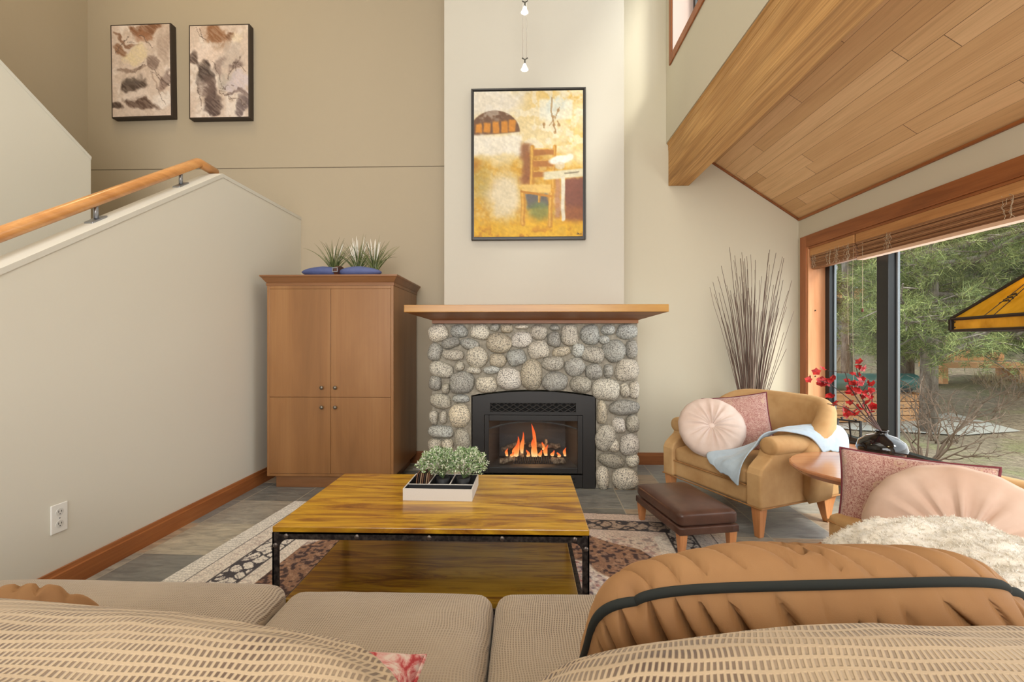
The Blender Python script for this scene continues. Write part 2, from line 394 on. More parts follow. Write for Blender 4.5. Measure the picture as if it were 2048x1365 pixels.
# clerestory wall above the beam
b = MB(); y0, y1, z0, z1 = 2.0, 3.90, 3.55, 4.9
b.box(XC, XC + .22, -4.0, y0, 2.86, ZT); b.box(XC, XC + .22, y1, YB, 2.86, ZT); b.box(XC, XC + .22, y0, y1, 2.86, z0); b.box(XC, XC + .22, y0, y1, z1, ZT)
struct(b.build('wall_clerestory', P_LOW), 'cream wall above the timber beam holding the high window', 'wall')
# window wall
b = MB(); wy0, wy1, wz0, wz1 = 0.25, 3.96, 0.30, 1.90
b.box(XR, XR + .2, -4.2, wy0, 0, 2.3); b.box(XR, XR + .2, wy1, YB, 0, 2.3); b.box(XR, XR + .2, wy0, wy1, 0, wz0); b.box(XR, XR + .2, wy0, wy1, wz1, 2.3)
struct(b.build('wall_right', P_LOW), 'cream wall around the wide picture window', 'wall')
# sloped plank ceiling, beam, trims
sl = math.atan2(2.83 - 2.18, XR - 1.46)
o = MB().box(0, 1.36, -4.0, YB, 0, .06).build('ceiling_sloped', m_planks())
o.location = (XR, 0, 2.18); o.rotation_euler = (0, PI + sl, 0)
o.data.transform(Matrix.Scale(-1, 4, (0, 0, 1))); o.data.flip_normals()
struct(o, 'sloped ceiling of honey coloured cedar planks on the window side', 'ceiling')
b = MB().prism([(1.275, 2.48), (1.455, 2.48), (1.455, 2.86), (1.262, 2.86), (1.262, 2.852), (1.272, 2.842), (1.272, 2.80), (1.275, 2.795)], 'Y', -3.9, YB - .003)
struct(b.build('ceiling_beam', W_BEAM, bevel=.004), 'heavy knotty timber beam along the edge of the plank ceiling', 'beam')
ux, uz = -cos(sl), sin(sl)
def on_slope(t, dz): return (XR + ux * t - 0.0, 2.18 + uz * t + dz)
p = [on_slope(0.0, -.004), on_slope(1.10, -.004), on_slope(1.10, -.020), on_slope(0.0, -.020)]
struct(MB().prism(p, 'Y', YB - .014, YB - .001).build('trim_1', W_TRIMX), 'thin reddish wood strip where plank ceiling meets back wall', 'trim')
struct(MB().box(XR - .014, XR - .001, -3.9, YB - .015, 2.158, 2.176).build('trim_2', W_TRIM), 'thin reddish wood strip where plank ceiling meets window wall', 'trim')

# stair partition (lower flight) and the parapet of the upper flight
sl1, yb1, zt1 = 0.652, 3.009, 2.226
def parap(x0, x1, ybend, zt, slope, yend, up, top, name, label, mt, capw):
    if up > 0: prof = [(-.9, 0), (yend, 0), (yend, zt), (ybend, zt), (ybend - 3.35, zt - slope * 3.35), (-.9, max(0.0, zt - slope * (ybend + .9)))]
    else: prof = [(-.4, 0), (yend, 0), (yend, zt), (-.4, zt + slope * (yend + .4))]
    return prof
zlow = zt1 - sl1 * (yb1 - .2)
prof = [(.2, 0), (YB, 0), (YB, zt1), (yb1, zt1), (.2, zlow)]
o = MB().prism(prof, 'X', XP - .12, XP).build('wall_stair', P_PART)
struct(o, 'pale half wall along the lower stair flight with a sloped then level top', 'wall')
t = .022
cp = [(.2, zlow), (yb1, zt1), (YB, zt1), (YB, zt1 + t * .25), (yb1 - .002, zt1 + t * .25), (.2, zlow + t * .3)]
cap = MB().prism([(.2, zlow - t), (yb1 + .003, zt1 - t), (YB, zt1 - t), (YB, zt1 + .003), (yb1, zt1 + .003), (.2, zlow + .003)], 'X', XP - .123, XP + .0035)
cap.build('cap', P_CAP, o)
XU = -3.1; yu, zu, slu = 3.163, 2.417, 0.61
o = MB().prism([(-.4, 0), (yu, 0), (yu, zu), (-.4, zu + slu * (yu + .4))], 'X', XU - .12, XU).build('wall_stair_upper', P_PART)
struct(o, 'pale half wall of the upper stair flight sloping down to the right', 'wall')
MB().prism([(-.4, zu + slu * (yu + .4) - t), (yu, zu - t), (yu + .003, zu), (-.4, zu + slu * (yu + .4) + .003)], 'X', XU - .123, XU + .0035).build('cap', P_CAP, o)
# baseboards
def bb(name, x0, x1, y0, y1, h, m, label, lip=.012):
    o = MB()
    if abs(x1 - x0) < abs(y1 - y0):
        s = 1 if x1 > x0 else -1
        o.prism([(x0, 0), (x1, 0), (x1, h - .022), (x0 + (x1 - x0) * .72, h - .017), (x0 + (x1 - x0) * .6, h), (x0, h)], 'Y', y0, y1)
    else:
        o.prism([(y0, 0), (y1, 0), (y1, h - .022), (y0 + (y1 - y0) * .72, h - .017), (y0 + (y1 - y0) * .6, h), (y0, h)], 'X', x0, x1)
    return struct(o.build(name, m), label, 'baseboard')
bb('baseboard_left', XP + .001, XP + .017, .2, YB - .001, .105, W_TRIM, 'reddish brown wood baseboard along the pale stair wall')
bb('baseboard_back', -2.02, -.72, YB - .001, YB - .017, .105, W_TRIMX, 'reddish brown wood baseboard behind the cabinet and hearth')
bb('baseboard_back_right', .85, XR - .018, YB - .001, YB - .017, .105, W_TRIMX, 'reddish brown wood baseboard right of the stone fireplace')
bb('baseboard_right', XR - .001, XR - .017, .2, YB - .018, .105, W_TRIM, 'reddish brown wood baseboard under the picture window')

# ---------------------------------------------------------------- picture window
win = struct(thing('window_1', '', ''), 'wide picture window with reddish wood casing and dark metal frame', 'window')
b = MB(); x = XR - .016
b.box(x, XR - .0005, wy1, wy1 + .085, wz0 - .10, wz1 + .10); b.box(x, XR - .0005, wy0 - .09, wy0, wz0 - .10, wz1 + .10)
b.build('casing', W_TRIMZ, win, bevel=.003)
MB().box(x, XR - .0005, wy0, wy1, wz1, wz1 + .10).build('head_casing', W_TRIM, win, bevel=.003)
MB().box(x, XR - .0005, wy0, wy1, wz0 - .10, wz0 - .02).build('apron', W_TRIM, win, bevel=.003)
MB().box(XR - .05, XR + .15, wy0 + .0, wy1, wz0 - .02, wz0 + .006).build('sill', m_wood('sill_wood', c(168, 108, 74), c(188, 128, 92), c(204, 146, 108), 'Y', .9, .3, .2), win, bevel=.004)
b = MB(); b.box(XR - .006, XR + .15, wy1 - .016, wy1 - .001, wz0 + .006, wz1); b.box(XR - .006, XR + .15, wy0 + .001, wy0 + .016, wz0 + .006, wz1)
b.build('jamb', W_JAMB, win)
MB().box(XR - .006, XR + .15, wy0 + .016, wy1 - .016, wz1 - .016, wz1 - .001).build('head_jamb', W_TRIM, win)
b = MB(); fx0, fx1 = XR + .135, XR + .185; ya, yb = wy0 + .016, wy1 - .016
b.box(fx0, fx1, ya, yb, wz0 + .006, wz0 + .05); b.box(fx0, fx1, ya, yb, wz1 - .06, wz1 - .016)
b.box(fx0, fx1, yb - .055, yb, wz0 + .05, wz1 - .06); b.box(fx0, fx1, ya, ya + .055, wz0 + .05, wz1 - .06)
b.build('frame', M_ALU, win, bevel=.003)
MB().box(fx0 - .02, fx1 + .01, 3.246, 3.352, wz0 + .05, wz1 - .06).build('mullion', M_ALU, win, bevel=.004)
MB().box(fx1 - .018, fx1, 3.230, 3.246, wz0 + .05, wz1 - .06).build('sash_edge', m_plain('sash_metal', c(132, 138, 144), .35, Metallic=.4), win, bevel=.003)
MB().box(fx1 - .018, fx1, yb - .069, yb - .055, wz0 + .05, wz1 - .06).build('sash_edge', bpy.data.materials['sash_metal'], win, bevel=.002)
for a, bb_ in ((3.352, yb - .055), (ya + .055, 3.222)):
    MB().box(fx0 + .03, fx0 + .036, a, bb_, wz0 + .05, wz1 - .06).build('pane', M_PANE, win)
b = MB()
for zz in (.80, 1.36): b.ell((XR + .052, wy1 - .018, zz), (.006, .006, .006), 8, 6)
b.build('fastener', M_ALU, win)
# clerestory window
win2 = struct(thing('window_2', '', ''), 'high clerestory window with slim wood casing near the ceiling', 'window')
b = MB(); y0, y1, z0, z1 = 2.0, 3.90, 3.55, 4.9; x = XC - .014
b.box(x, XC - .0005, y1, y1 + .07, z0 - .07, z1 + .07); b.box(x, XC - .0005, y0 - .07, y0, z0 - .07, z1 + .07)
b.box(x, XC - .0005, y0, y1, z0 - .07, z0); b.box(x, XC - .0005, y0, y1, z1, z1 + .07)
b.build('casing', W_TRIMZ, win2, bevel=.003)
b = MB(); b.box(XC - .006, XC + .2, y1 - .014, y1 - .001, z0, z1); b.box(XC - .006, XC + .2, y0 + .001, y0 + .014, z0, z1); b.box(XC - .006, XC + .2, y0 + .014, y1 - .014, z0 + .001, z0 + .014)
b.build('jamb', m_plain('pale_jamb', c(186, 164, 154), .6), win2)
b = MB(); b.box(XC + .165, XC + .2, y1 - .06, y1 - .014, z0 + .014, z1); b.box(XC + .165, XC + .2, y0 + .014, y1 - .06, z0 + .014, z0 + .06); b.box(XC + .165, XC + .2, y0 + .014, y0 + .06, z0 + .06, z1)
b.build('frame', M_ALU, win2)
MB().box(XC + .18, XC + .186, y0 + .06, y1 - .06, z0 + .06, z1).build('pane', M_PANE, win2)
# ================================================================ outdoors
def m_ground():
    m, nt, b = newmat('winter_ground', None, 0.95)
    v = coords(nt)
    n = noi(nt, v, 1.2, 6, .6); n2 = noi(nt, v, 14, 5, .7); n3 = noi(nt, v, 90, 3, .6)
    col = ramp(nt, n2, [(.32, c(106, 92, 76)), (.5, c(154, 138, 114)), (.68, c(192, 176, 148))])
    g = ramp(nt, n3, [(.3, c(98, 112, 58)), (.7, c(158, 168, 96))])
    col = mix(nt, mth(nt, 'MULTIPLY', ramp(nt, n, [(.5, 0.0), (.62, 1.0)]), 0.5), col, g)
    col = mix(nt, ramp(nt, n3, [(.38, .55), (.55, 0.0)]), col, c(112, 98, 82))
    base(nt, b, col); bump(nt, b, mth(nt, 'ADD', n2, n3), 0.8, .03)
    return m
def gz(x, y):
    d = max(0.0, math.hypot(x, y) - 9.0)
    return -.14 + .04 * math.sin(x * 1.3) * math.sin(y * 1.1) + .10 * d ** 1.15
g = MB().grid(lambda u, v: ((lambda x, y: (x, y, gz(x, y)))(2.63 + 27 * u, -9 + 38 * v)), 54, 76)
tag(g.build('garden_ground', m_ground(), smooth=True), 'winter garden ground of brown litter and patchy green grass', 'ground', kind='structure')
b = MB(); path = [(2.9, 10.5), (3.7, 8.2), (4.6, 6.9), (5.6, 6.5), (6.6, 6.75)]
def pth(u, v):
    t = u * (len(path) - 1); i = min(int(t), len(path) - 2); f = t - i
    x = path[i][0] * (1 - f) + path[i + 1][0] * f; y = path[i][1] * (1 - f) + path[i + 1][1] * f + (v - .5) * 1.0
    return (x, y, gz(x, y) + .02)
tag(b.grid(pth, 40, 3).build('garden_path', m_plain('path_grey', c(176, 174, 166), .9), smooth=True), 'pale grey path crossing the garden in front of the cedar planter', 'path', kind='structure')

def m_needles(name, c1, c2, c3):
    m, nt, b = newmat(name, None, .7)
    isl = N(nt, 'ShaderNodeNewGeometry').outputs['Random Per Island']
    n = noi(nt, coords(nt), 1.1, 3)
    col = ramp(nt, mth(nt, 'ADD', mth(nt, 'MULTIPLY', isl, .55), mth(nt, 'MULTIPLY', n, .5)), [(.2, c1), (.5, c2), (.85, c3)])
    base(nt, b, col); b.inputs['Specular IOR Level'].default_value = .25
    return m
M_BARK = newmat('pine_bark', None, .95)
_nt = M_BARK[1]; base(_nt, M_BARK[2], ramp(_nt, noi(_nt, coords(_nt, 'Object', (9, 9, 3)), 2.0, 6, .7), [(.3, c(88, 78, 70)), (.55, c(142, 132, 122)), (.75, c(178, 168, 156))])); bump(_nt, M_BARK[2], noi(_nt, coords(_nt, 'Object', (12, 12, 4)), 3, 5), .8, .03)
M_BARK = M_BARK[0]
def needles_mesh(name, tufts, K, L, W, m, parent, rng):
    """tufts: array n x 6 (centre, direction)"""
    n = len(tufts); T = np.repeat(tufts, K, axis=0)
    d = T[:, 3:] * .75 + rng.normal(size=(n * K, 3)); d /= np.linalg.norm(d, axis=1, keepdims=True)
    p = np.cross(d, rng.normal(size=(n * K, 3))); p /= np.linalg.norm(p, axis=1, keepdims=True)
    l = L * (.6 + .6 * rng.rand(n * K, 1)); o = T[:, :3] + rng.normal(size=(n * K, 3)) * L * .25
    V = np.stack([o - p * W * .5, o + p * W * .5, o + d * l], 1).reshape(-1, 3)
    me = bpy.data.meshes.new(name); k = n * K
    me.vertices.add(3 * k); me.vertices.foreach_set('co', V.astype(np.float32).ravel())
    me.loops.add(3 * k); me.loops.foreach_set('vertex_index', np.arange(3 * k, dtype=np.int32))
    me.polygons.add(k); me.polygons.foreach_set('loop_start', np.arange(0, 3 * k, 3, dtype=np.int32))
    me.update(); me.validate(); me.materials.append(m)
    ob = bpy.data.objects.new(name, me); COL.objects.link(ob); ob.parent = parent
    return ob
def pine(x, y, h, z0, rad, nb, dens, K, m, label, seed, tr=.12, L=.115, W=.0075, droop=.1, bare=0.0, lop=0.0):
    rng = np.random.RandomState(seed); zb = gz(x, y)
    t = thing('pine_tree', label, 'tree', (x, y, zb), group='pines outside the picture window')
    b = MB(); b.tube([(0, 0, -.1), (.02, 0, h * .3), (-.03, .02, h * .6), (0, 0, h)], [tr * 1.15, tr, tr * .7, tr * .15], 10); b.build('trunk', M_BARK, t, smooth=True)
    br = MB(); tf = []
    for k in range(nb):
        f = rng.rand(); zz = z0 + (h - z0) * f; ln = rad * (1 - f * .8) * (.7 + .45 * rng.rand()); a = rng.rand() * 2 * PI; ln *= 1 - lop * max(0.0, cos(a - R(139))) ** .7
        d = np.array([cos(a), sin(a), 0.0]); pts = []
        for i in range(7):
            s = i / 6
            pts.append(np.array([0, 0, zz]) + d * ln * s + np.array([0, 0, ln * (.28 * s * s - droop * s)]) + rng.normal(size=3) * .05 * s)
        br.tube(pts, [.035 * (1 - .75 * i / 6) * (ln / rad + .25) for i in range(7)], 5)
        for i in range(int(dens * ln)):
            s = .25 + bare + (.78 - bare) * rng.rand(); q = pts[min(int(s * 6), 5)] + (pts[min(int(s * 6) + 1, 6)] - pts[min(int(s * 6), 5)]) * (s * 6 % 1)
            side = rng.normal(size=3) * np.array([.20, .20, .11]) * (ln * .5 + .25)
            v = d * .8 + np.array([0, 0, .5]) + side; v /= np.linalg.norm(v)
            tf.append(np.concatenate([q + side, v]))
            if rng.rand() < .25: br.tube([q, q + side * .6, q + side], [.012, .008, .004], 4)
    br.build('branches', M_BARK, t, smooth=True)
    o = needles_mesh('needles', np.array(tf), K, L, W, m, t, rng); o['kind'] = 'stuff'
    return t
G1 = m_needles('needles_fresh', c(60, 74, 44), c(116, 130, 76), c(178, 184, 120)); G2 = m_needles('needles_dark', c(48, 62, 42), c(92, 108, 68), c(144, 156, 102))
pine(5.40, 6.25, 7.0, 1.05, 2.5, 135, 40, 30, G1, 'nearest pine outside the window with its grey trunk in full view', 3, .088, lop=.66)
pine(5.75, 8.3, 6.5, .95, 1.35, 85, 34, 26, G1, 'pine behind the left window pane with bright green boughs', 5, .09, lop=.5)
pine(8.4, 7.3, 8.0, .9, 2.6, 110, 44, 26, G2, 'dark pine to the right of the nearest grey trunk', 8, .13, lop=.3)
pine(7.9, 9.7, 9.0, 1.6, 2.8, 100, 26, 24, G2, 'tall dark pine behind the nearest grey trunk', 11, .14, lop=.75)
pine(11.0, 11.2, 10.0, .6, 3.4, 110, 18, 18, G2, 'broad dark pine in front of the grey house on the right', 14, .16, .2, .015, lop=.4)
pine(15.8, 21.5, 14.0, 1.8, 3.4, 100, 16, 18, G2, 'distant dark pine rising behind the grey house', 17, .16, .22, .02)

# house
hb = thing('neighbour_house', 'grey and cedar clad house half hidden behind the pines', 'house', (9.0, 13.6, gz(9, 13.6)))
M_SIDE = newmat('grey_siding', None, .8); _nt = M_SIDE[1]; wv = N(_nt, 'ShaderNodeTexWave', {'Vector': coords(_nt), 'Scale': 3.0}, wave_type='BANDS', bands_direction='Z', wave_profile='SAW').outputs[1]
base(_nt, M_SIDE[2], mix(_nt, ramp(_nt, wv, [(0, 1.0), (.12, 0.0)]), c(150, 156, 166), c(100, 104, 112))); M_SIDE = M_SIDE[0]
M_CED = m_wood('cedar_siding', c(188, 132, 86), c(212, 158, 110), c(226, 176, 130), 'X', .6, .7, .2, spec=.2)
MB().box(-.9, 9, 0, 6, -.6, 2.55).build('wall', M_SIDE, hb)
MB().box(-1.3, .95, -.6, 5, 1.45, 3.6).build('upper_bay', M_CED, hb)
MB().prism([(-1.8, 3.5), (-.2, 4.7), (1.45, 3.5), (1.45, 3.62), (-.2, 4.85), (-1.8, 3.62)], 'Y', -1.0, 5.2).build('gable_roof', m_plain('roof_grey', c(96, 98, 104), .8), hb)
MB().box(.95, 9.3, -.5, 6, 2.5, 2.7).build('eave', M_CED, hb)
MB().hexa([(.95, -.6, 2.7), (9.4, -.6, 2.7), (9.4, 6, 4.6), (.95, 6, 4.6), (.95, -.6, 2.78), (9.4, -.6, 2.78), (9.4, 6, 4.68), (.95, 6, 4.68)]).build('roof', m_plain('roof_slate', c(112, 116, 124), .8), hb)
f = MB(); f.box(-.35, .42, -.66, -.6, 1.75, 2.65)
f = f.build('window', m_plain('white_frame', c(226, 226, 222), .5), hb)
MB().box(-.29, .36, -.665, -.655, 2.05, 2.6).build('pane', m_plain('house_glass', c(110, 92, 78), .2), f)
MB().box(-.29, .36, -.665, -.655, 1.80, 2.0).build('lower_pane', m_plain('house_glass_low', c(120, 118, 116), .2), f)
# cedar planter and the green rolled cover on it
p0 = thing('planter_box', 'orange cedar planter box standing beyond the path', 'planter', (5.1, 7.2, gz(5.1, 7.2)))
b = MB()
for k in range(4): b.box(-.75, .85, -.3, .3, .02 + k * .105, .115 + k * .105)
b.build('boards', M_CED, p0, bevel=.006)
for xx in (-.72, .78): MB().box(xx - .04, xx + .04, -.33, .33, 0, .45).build('corner_post', M_CED, p0)
g0 = thing('rolled_cover', 'dark green rolled cover lying on the cedar planter box', 'cover', (5.1, 7.2, gz(5.1, 7.2) + .455))
M_GRN = m_plain('green_vinyl', c(62, 112, 108), .35)
b = MB(); b.lathe([(.02, -.95), (.12, -.94), (.135, -.9), (.135, .88), (.12, .92), (.02, .93)], 18, (0, 0, .135), 'X'); b.build('roll', M_GRN, g0, smooth=True)
M_STP = m_plain('strap_dark', c(40, 52, 54), .6)
for xx in (-.5, .55): MB().lathe([(.137, xx), (.141, xx + .004), (.141, xx + .04), (.137, xx + .044)], 18, (0, 0, .135), 'X').build('strap', M_STP, g0)
MB().box(.45, .72, -.2, .1, .0, .06).build('bracket', M_ALU, g0)
p2 = thing('garden_bench', 'low orange cedar bench far back under the dark pine', 'bench', (8.6, 9.0, gz(8.6, 9.0)))
MB().box(-.8, .8, -.25, .25, .30, .40).build('seat', M_CED, p2); MB().box(-.8, .8, .2, .26, .42, .66).build('backrest', M_CED, p2)
for xx in (-.7, .7): MB().box(xx - .05, xx + .05, -.22, .22, 0, .30).build('leg', M_CED, p2)
# bare shrub near the glass and dry grass clumps
M_TWIG = m_plain('bare_twig', c(112, 92, 76), .8)
def shrub(x, y, n, h, label, seed, cat='shrub'):
    rng = np.random.RandomState(seed); b = MB()
    def grow(p, d, l, r, depth):
        pts = [p]; q = np.array(p); dd = np.array(d)
        for i in range(5):
            dd = dd + rng.normal(size=3) * .22 + np.array([0, 0, .05]); dd /= np.linalg.norm(dd); q = q + dd * l / 5; pts.append(q.copy())
        b.tube(pts, [r * (1 - .13 * i) for i in range(6)], 5)
        if depth > 0:
            for k in range(rng.randint(2, 4)):
                e = dd + rng.normal(size=3) * .7; e /= np.linalg.norm(e); grow(pts[rng.randint(2, 6)], e, l * .62, r * .6, depth - 1)
    for k in range(n):
        a = rng.rand() * 2 * PI; grow(np.array([.06 * cos(a), .06 * sin(a), 0]), np.array([cos(a) * .8, sin(a) * .8, .8]), h * (.55 + .4 * rng.rand()), .011, 3)
    o = b.build('bare_shrub', M_TWIG, smooth=True); o.location = (x, y, gz(x, y) - .01)
    return tag(o, label, cat)
shrub(3.98, 4.65, 14, .80, 'bare leafless shrub just outside the window glass', 21)
shrub(5.0, 5.7, 7, .9, 'bare twiggy shrub at the foot of the grey pine trunk', 22)
M_DRY = m_needles('dry_grass_blades', c(128, 106, 80), c(172, 150, 116), c(204, 186, 148))
def drygrass(x, y, r, h, n, label, seed):
    rng = np.random.RandomState(seed); a = rng.rand(n) * 2 * PI; q = np.sqrt(rng.rand(n)) * r
    tf = np.stack([q * np.cos(a), q * np.sin(a), np.zeros(n), np.cos(a) * .5, np.sin(a) * .5, np.full(n, 3.2)], 1)
    t = needles_mesh('dry_grass', tf, 5, h, .012, M_DRY, None, rng); t.location = (x, y, gz(x, y)); return tag(t, label, 'grass', kind='stuff')
drygrass(5.3, 9.2, .8, .95, 420, 'tall dry brown grass behind the planter at the left pane', 31)
drygrass(9.4, 8.4, 1.0, .22, 260, 'dry tan grass under the dark pine on the right', 32)
# ================================================================ blinds on the window
M_BAM = newmat('bamboo_slats', None, .6); _nt = M_BAM[1]
_z = N(_nt, 'ShaderNodeSeparateXYZ', {0: coords(_nt)})
_st = mth(_nt, 'SINE', mth(_nt, 'MULTIPLY', _z.outputs[2], 2 * PI / .0075)); _row = N(_nt, 'ShaderNodeTexWhiteNoise', {'W': mth(_nt, 'FLOOR', mth(_nt, 'DIVIDE', _z.outputs[2], .0075))}, noise_dimensions='1D').outputs[0]
_c = ramp(_nt, _row, [(0, c(160, 112, 76)), (.5, c(188, 138, 96)), (1, c(206, 158, 114))])
base(_nt, M_BAM[2], mix(_nt, ramp(_nt, _st, [(0.0, .5), (.3, 0.0)]), _c, c(104, 70, 46))); bump(_nt, M_BAM[2], _st, .6, .003); M_BAM = M_BAM[0]
W_VAL = m_wood('valance_wood', c(176, 122, 74), c(200, 146, 92), c(214, 162, 108), 'Y', .8, .5, .3, spec=.2)
M_CORD = m_plain('blind_cord', c(196, 178, 150), .8)
def blind(y0, y1, zb, label, hem, tapes):
    t = thing('bamboo_blind', label, 'blind', (2.43, (y0 + y1) / 2, 1.89), group=None); h = (y1 - y0) / 2
    MB().box(-.012, .004, -h, h, -.068, -.001).build('valance', W_VAL, t, bevel=.002)
    MB().box(.004, .05, -h, h, -.06, -.01).build('headrail', W_VAL, t)
    b = MB(); n = 4; z0 = zb - 1.89; dz = (-.055 - z0) / n
    for k in range(n):
        za = z0 + dz * k; pr = [(.05, za), (.05, za + dz * 1.05)] + [(.012 - .012 * sin(PI * j / 6) - .004 * k % 3, za + dz * (1.05 - 1.05 * j / 6)) for j in range(7)]
        b.prism(pr, 'Y', -h + .004 * (k % 2), h - .005 * (k % 3))
    b.build('slats', M_BAM, t)
    if hem: MB().box(-.004, .05, -h, h, z0 - .022, z0).build('hem_board', m_plain('pale_hem', c(226, 188, 160), .6), t, bevel=.002)
    rng = random.Random(5)
    for ty in tapes:
        b = MB()
        for k in range(5):
            yy = ty - (y0 + y1) / 2 + rng.uniform(-.03, .03)
            b.tube([(-.006 + rng.uniform(-.014, 0), yy + rng.uniform(-.012, .012), -.055 + (z0 + .055) * i / 8) for i in range(9)], .0010, 4)
        b.build('ladder_cord', M_CORD, t, smooth=True)
    return t
bl = blind(3.42, 3.935, 1.71, 'short rolled bamboo blind at the far end of the picture window', False, (3.88, 3.70, 3.60, 3.50))
blind(.30, 3.40, 1.715, 'long rolled bamboo blind with pale hem over the wide pane', True, (3.10, 2.35, 1.85, 1.3, .8))
b = MB()
for px, yb_, yy in ((1697, 690, 3.42), (1707, 790, 3.405)):
    p = atX(px, yb_, 2.425); b.tube([(2.425 - 2.43, p.y - bl.location.y, 0 - .05), (2.42 - 2.43, p.y - bl.location.y + .004, (1.5 - 1.89)), (2.425 - 2.43, p.y - bl.location.y, p.z - 1.89)], .0009, 5)
b.build('pull_cord', M_CORD, bl)
b = MB(); p = atX(1725, 618, 2.425)
b.tube([(-.005, p.y - bl.location.y, -.05), (-.005, p.y - bl.location.y, p.z - 1.89)], .0012, 5); b.build('lift_cord', M_CORD, bl)
MB().lathe([(.002, .014), (.006, .008), (.008, -.008), (.003, -.014)], 8, (-.005, p.y - bl.location.y, p.z - 1.89 - .01)).build('toggle', m_plain('toggle_brown', c(96, 44, 30), .5), bl, smooth=True)

# small black display easel on the window sill
ez = thing('display_easel', 'small black folding display easel on the window sill', 'easel', (2.50, 3.60, .3065), R(-52))
M_BLK = m_plain('black_metal', c(28, 28, 30), .4)
b = MB()
for sx_ in (-.085, .085): b.tube([(sx_, .0, .012), (sx_ * .85, .035, .18)], .009, 6)
b.tube([(-.075, .033, .172), (.075, .033, .172)], .008, 6); b.tube([(-.095, 0, .011), (.095, 0, .011)], .009, 6); b.build('frame', M_BLK, ez)
for q in (-1, 1): MB().tube([(q * .04, .034, .175), (q * .05, .02, .19), (q * .035, .01, .195)], .006, 6).build('clip', M_BLK, ez)
MB().tube([(0, .033, .165), (0, .06, .07), (0, .075, .008)], .006, 6).build('rear_leg', M_BLK, ez)

# ================================================================ stair handrail
hr = thing('handrail', 'round honey coloured wood handrail on steel brackets above the stair half wall', 'handrail', (-2.10, 2.9, 2.24))
W_RAIL = m_wood('rail_wood', c(184, 122, 64), c(208, 146, 84), c(222, 166, 104), 'Y', 1.0, .3, .2, coat=.3)
def hp(x, y, z): return (x + 2.10, y - 2.9, z - 2.24)
xr = -2.125
ye = 3.06; pts = [(xr, .3 + (2.90 - .3) * i / 8, 2.248 - sl1 * (2.88 - .3 - 2.60 * i / 8)) for i in range(0, 9)] + [(xr, 2.908, 2.262), (xr, 2.93, 2.262), (xr, ye, 2.258)]
MB().tube([hp(*q) for q in pts], .029, 16).build('rail', W_RAIL, hr, smooth=True)
M_STEEL = m_plain('brushed_steel', c(150, 152, 156), .35, Metallic=.9)
for px, py in ((190, 410), (360, 348)):
    p = atX(px, py, -2.13); zr = 2.248 - sl1 * (2.88 - p.y); zt = zt1 - sl1 * (yb1 - p.y)
    b = MB(); b.tube([hp(xr, p.y, zr - .02), hp(xr, p.y, zt + .012)], .011, 10); b.build('bracket_post', M_STEEL, hr, smooth=True)
    b = MB(); b.prism([(p.y - .04 - 2.9, zt - .04 * sl1 + .002 - 2.24), (p.y + .04 - 2.9, zt + .04 * sl1 + .002 - 2.24), (p.y + .04 - 2.9, zt + .04 * sl1 + .012 - 2.24), (p.y - .04 - 2.9, zt - .04 * sl1 + .012 - 2.24)], 'X', xr + 2.10 - .022, xr + 2.10 + .022); b.build('bracket_base', M_STEEL, hr, bevel=.002)

# wall outlet
ot = thing('wall_outlet', 'white double power outlet low on the pale stair wall', 'outlet', (XP + .0005, 1.932, .326), R(90))
M_WHT = m_plain('white_plastic', c(232, 230, 224), .4)
MB().box(-.036, .036, -.006, 0, -.063, .063).build('cover_plate', M_WHT, ot, bevel=.003)
for s_ in (-1, 1):
    f_ = MB().lathe([(.017, -.0075), (.017, -.005)], 20, (0, 0, .026 * s_), 'Y').build('socket', m_plain('socket_white', c(214, 212, 206), .4), ot)
    b = MB(); b.box(-.0075, -.0055, -.0085, -.007, .026 * s_ - .001, .026 * s_ + .008); b.box(.0055, .0075, -.0085, -.007, .026 * s_ - .001, .026 * s_ + .007); b.box(-.002, .002, -.0085, -.007, .026 * s_ - .010, .026 * s_ - .006)
    b.build('slots', m_plain('slot_dark', c(60, 58, 54), .6), f_)
MB().lathe([(.003, -.0075), (.003, -.005)], 10, (0, 0, 0), 'Y').build('screw', M_STEEL, ot)

# ================================================================ pictures
def hexrgb(*v): return np.array(v, float)
def lay(img, col, a): return img * (1 - a[..., None]) + np.array(col, float) * a[..., None]
def blob(U, V, cx, cy, rx, ry, soft=.15, rough=.25, seed=1, ang=0.0, fr=9):
    ca, sa = cos(ang), sin(ang); x = U - cx; y = (V - cy) * 1.33
    a = (x * ca + y * sa) / rx; b_ = (-x * sa + y * ca) / (ry * 1.33)
    d = np.sqrt(a * a + b_ * b_) + (fbm(U * fr + 3, V * fr * 1.3 + 5, seed) - .5) * 2 * rough
    return 1 - sstep(1 - soft, 1 + soft, d)
def boxm(U, V, x0, x1, y0, y1, soft=.012, seed=2, rough=.015):
    n = (fbm(U * 14, V * 18, seed) - .5) * 2 * rough
    return sstep(x0 - soft, x0 + soft, U + n) * (1 - sstep(x1 - soft, x1 + soft, U + n)) * sstep(y0 - soft, y0 + soft, V + n) * (1 - sstep(y1 - soft, y1 + soft, V + n))
def line(U, V, x0, y0, x1, y1, w, asp=1.33, seed=3, wob=.01):
    U2 = U + (fbm(U * 9, V * 9, seed) - .5) * 2 * wob; V2 = V + (fbm(U * 9 + 7, V * 9 + 2, seed) - .5) * 2 * wob
    dx, dy = x1 - x0, (y1 - y0) * asp; px, py = U2 - x0, (V2 - y0) * asp
    t = np.clip((px * dx + py * dy) / (dx * dx + dy * dy + 1e-9), 0, 1); d = np.hypot(px - t * dx, py - t * dy)
    return 1 - sstep(w * .6, w * 1.3, d)
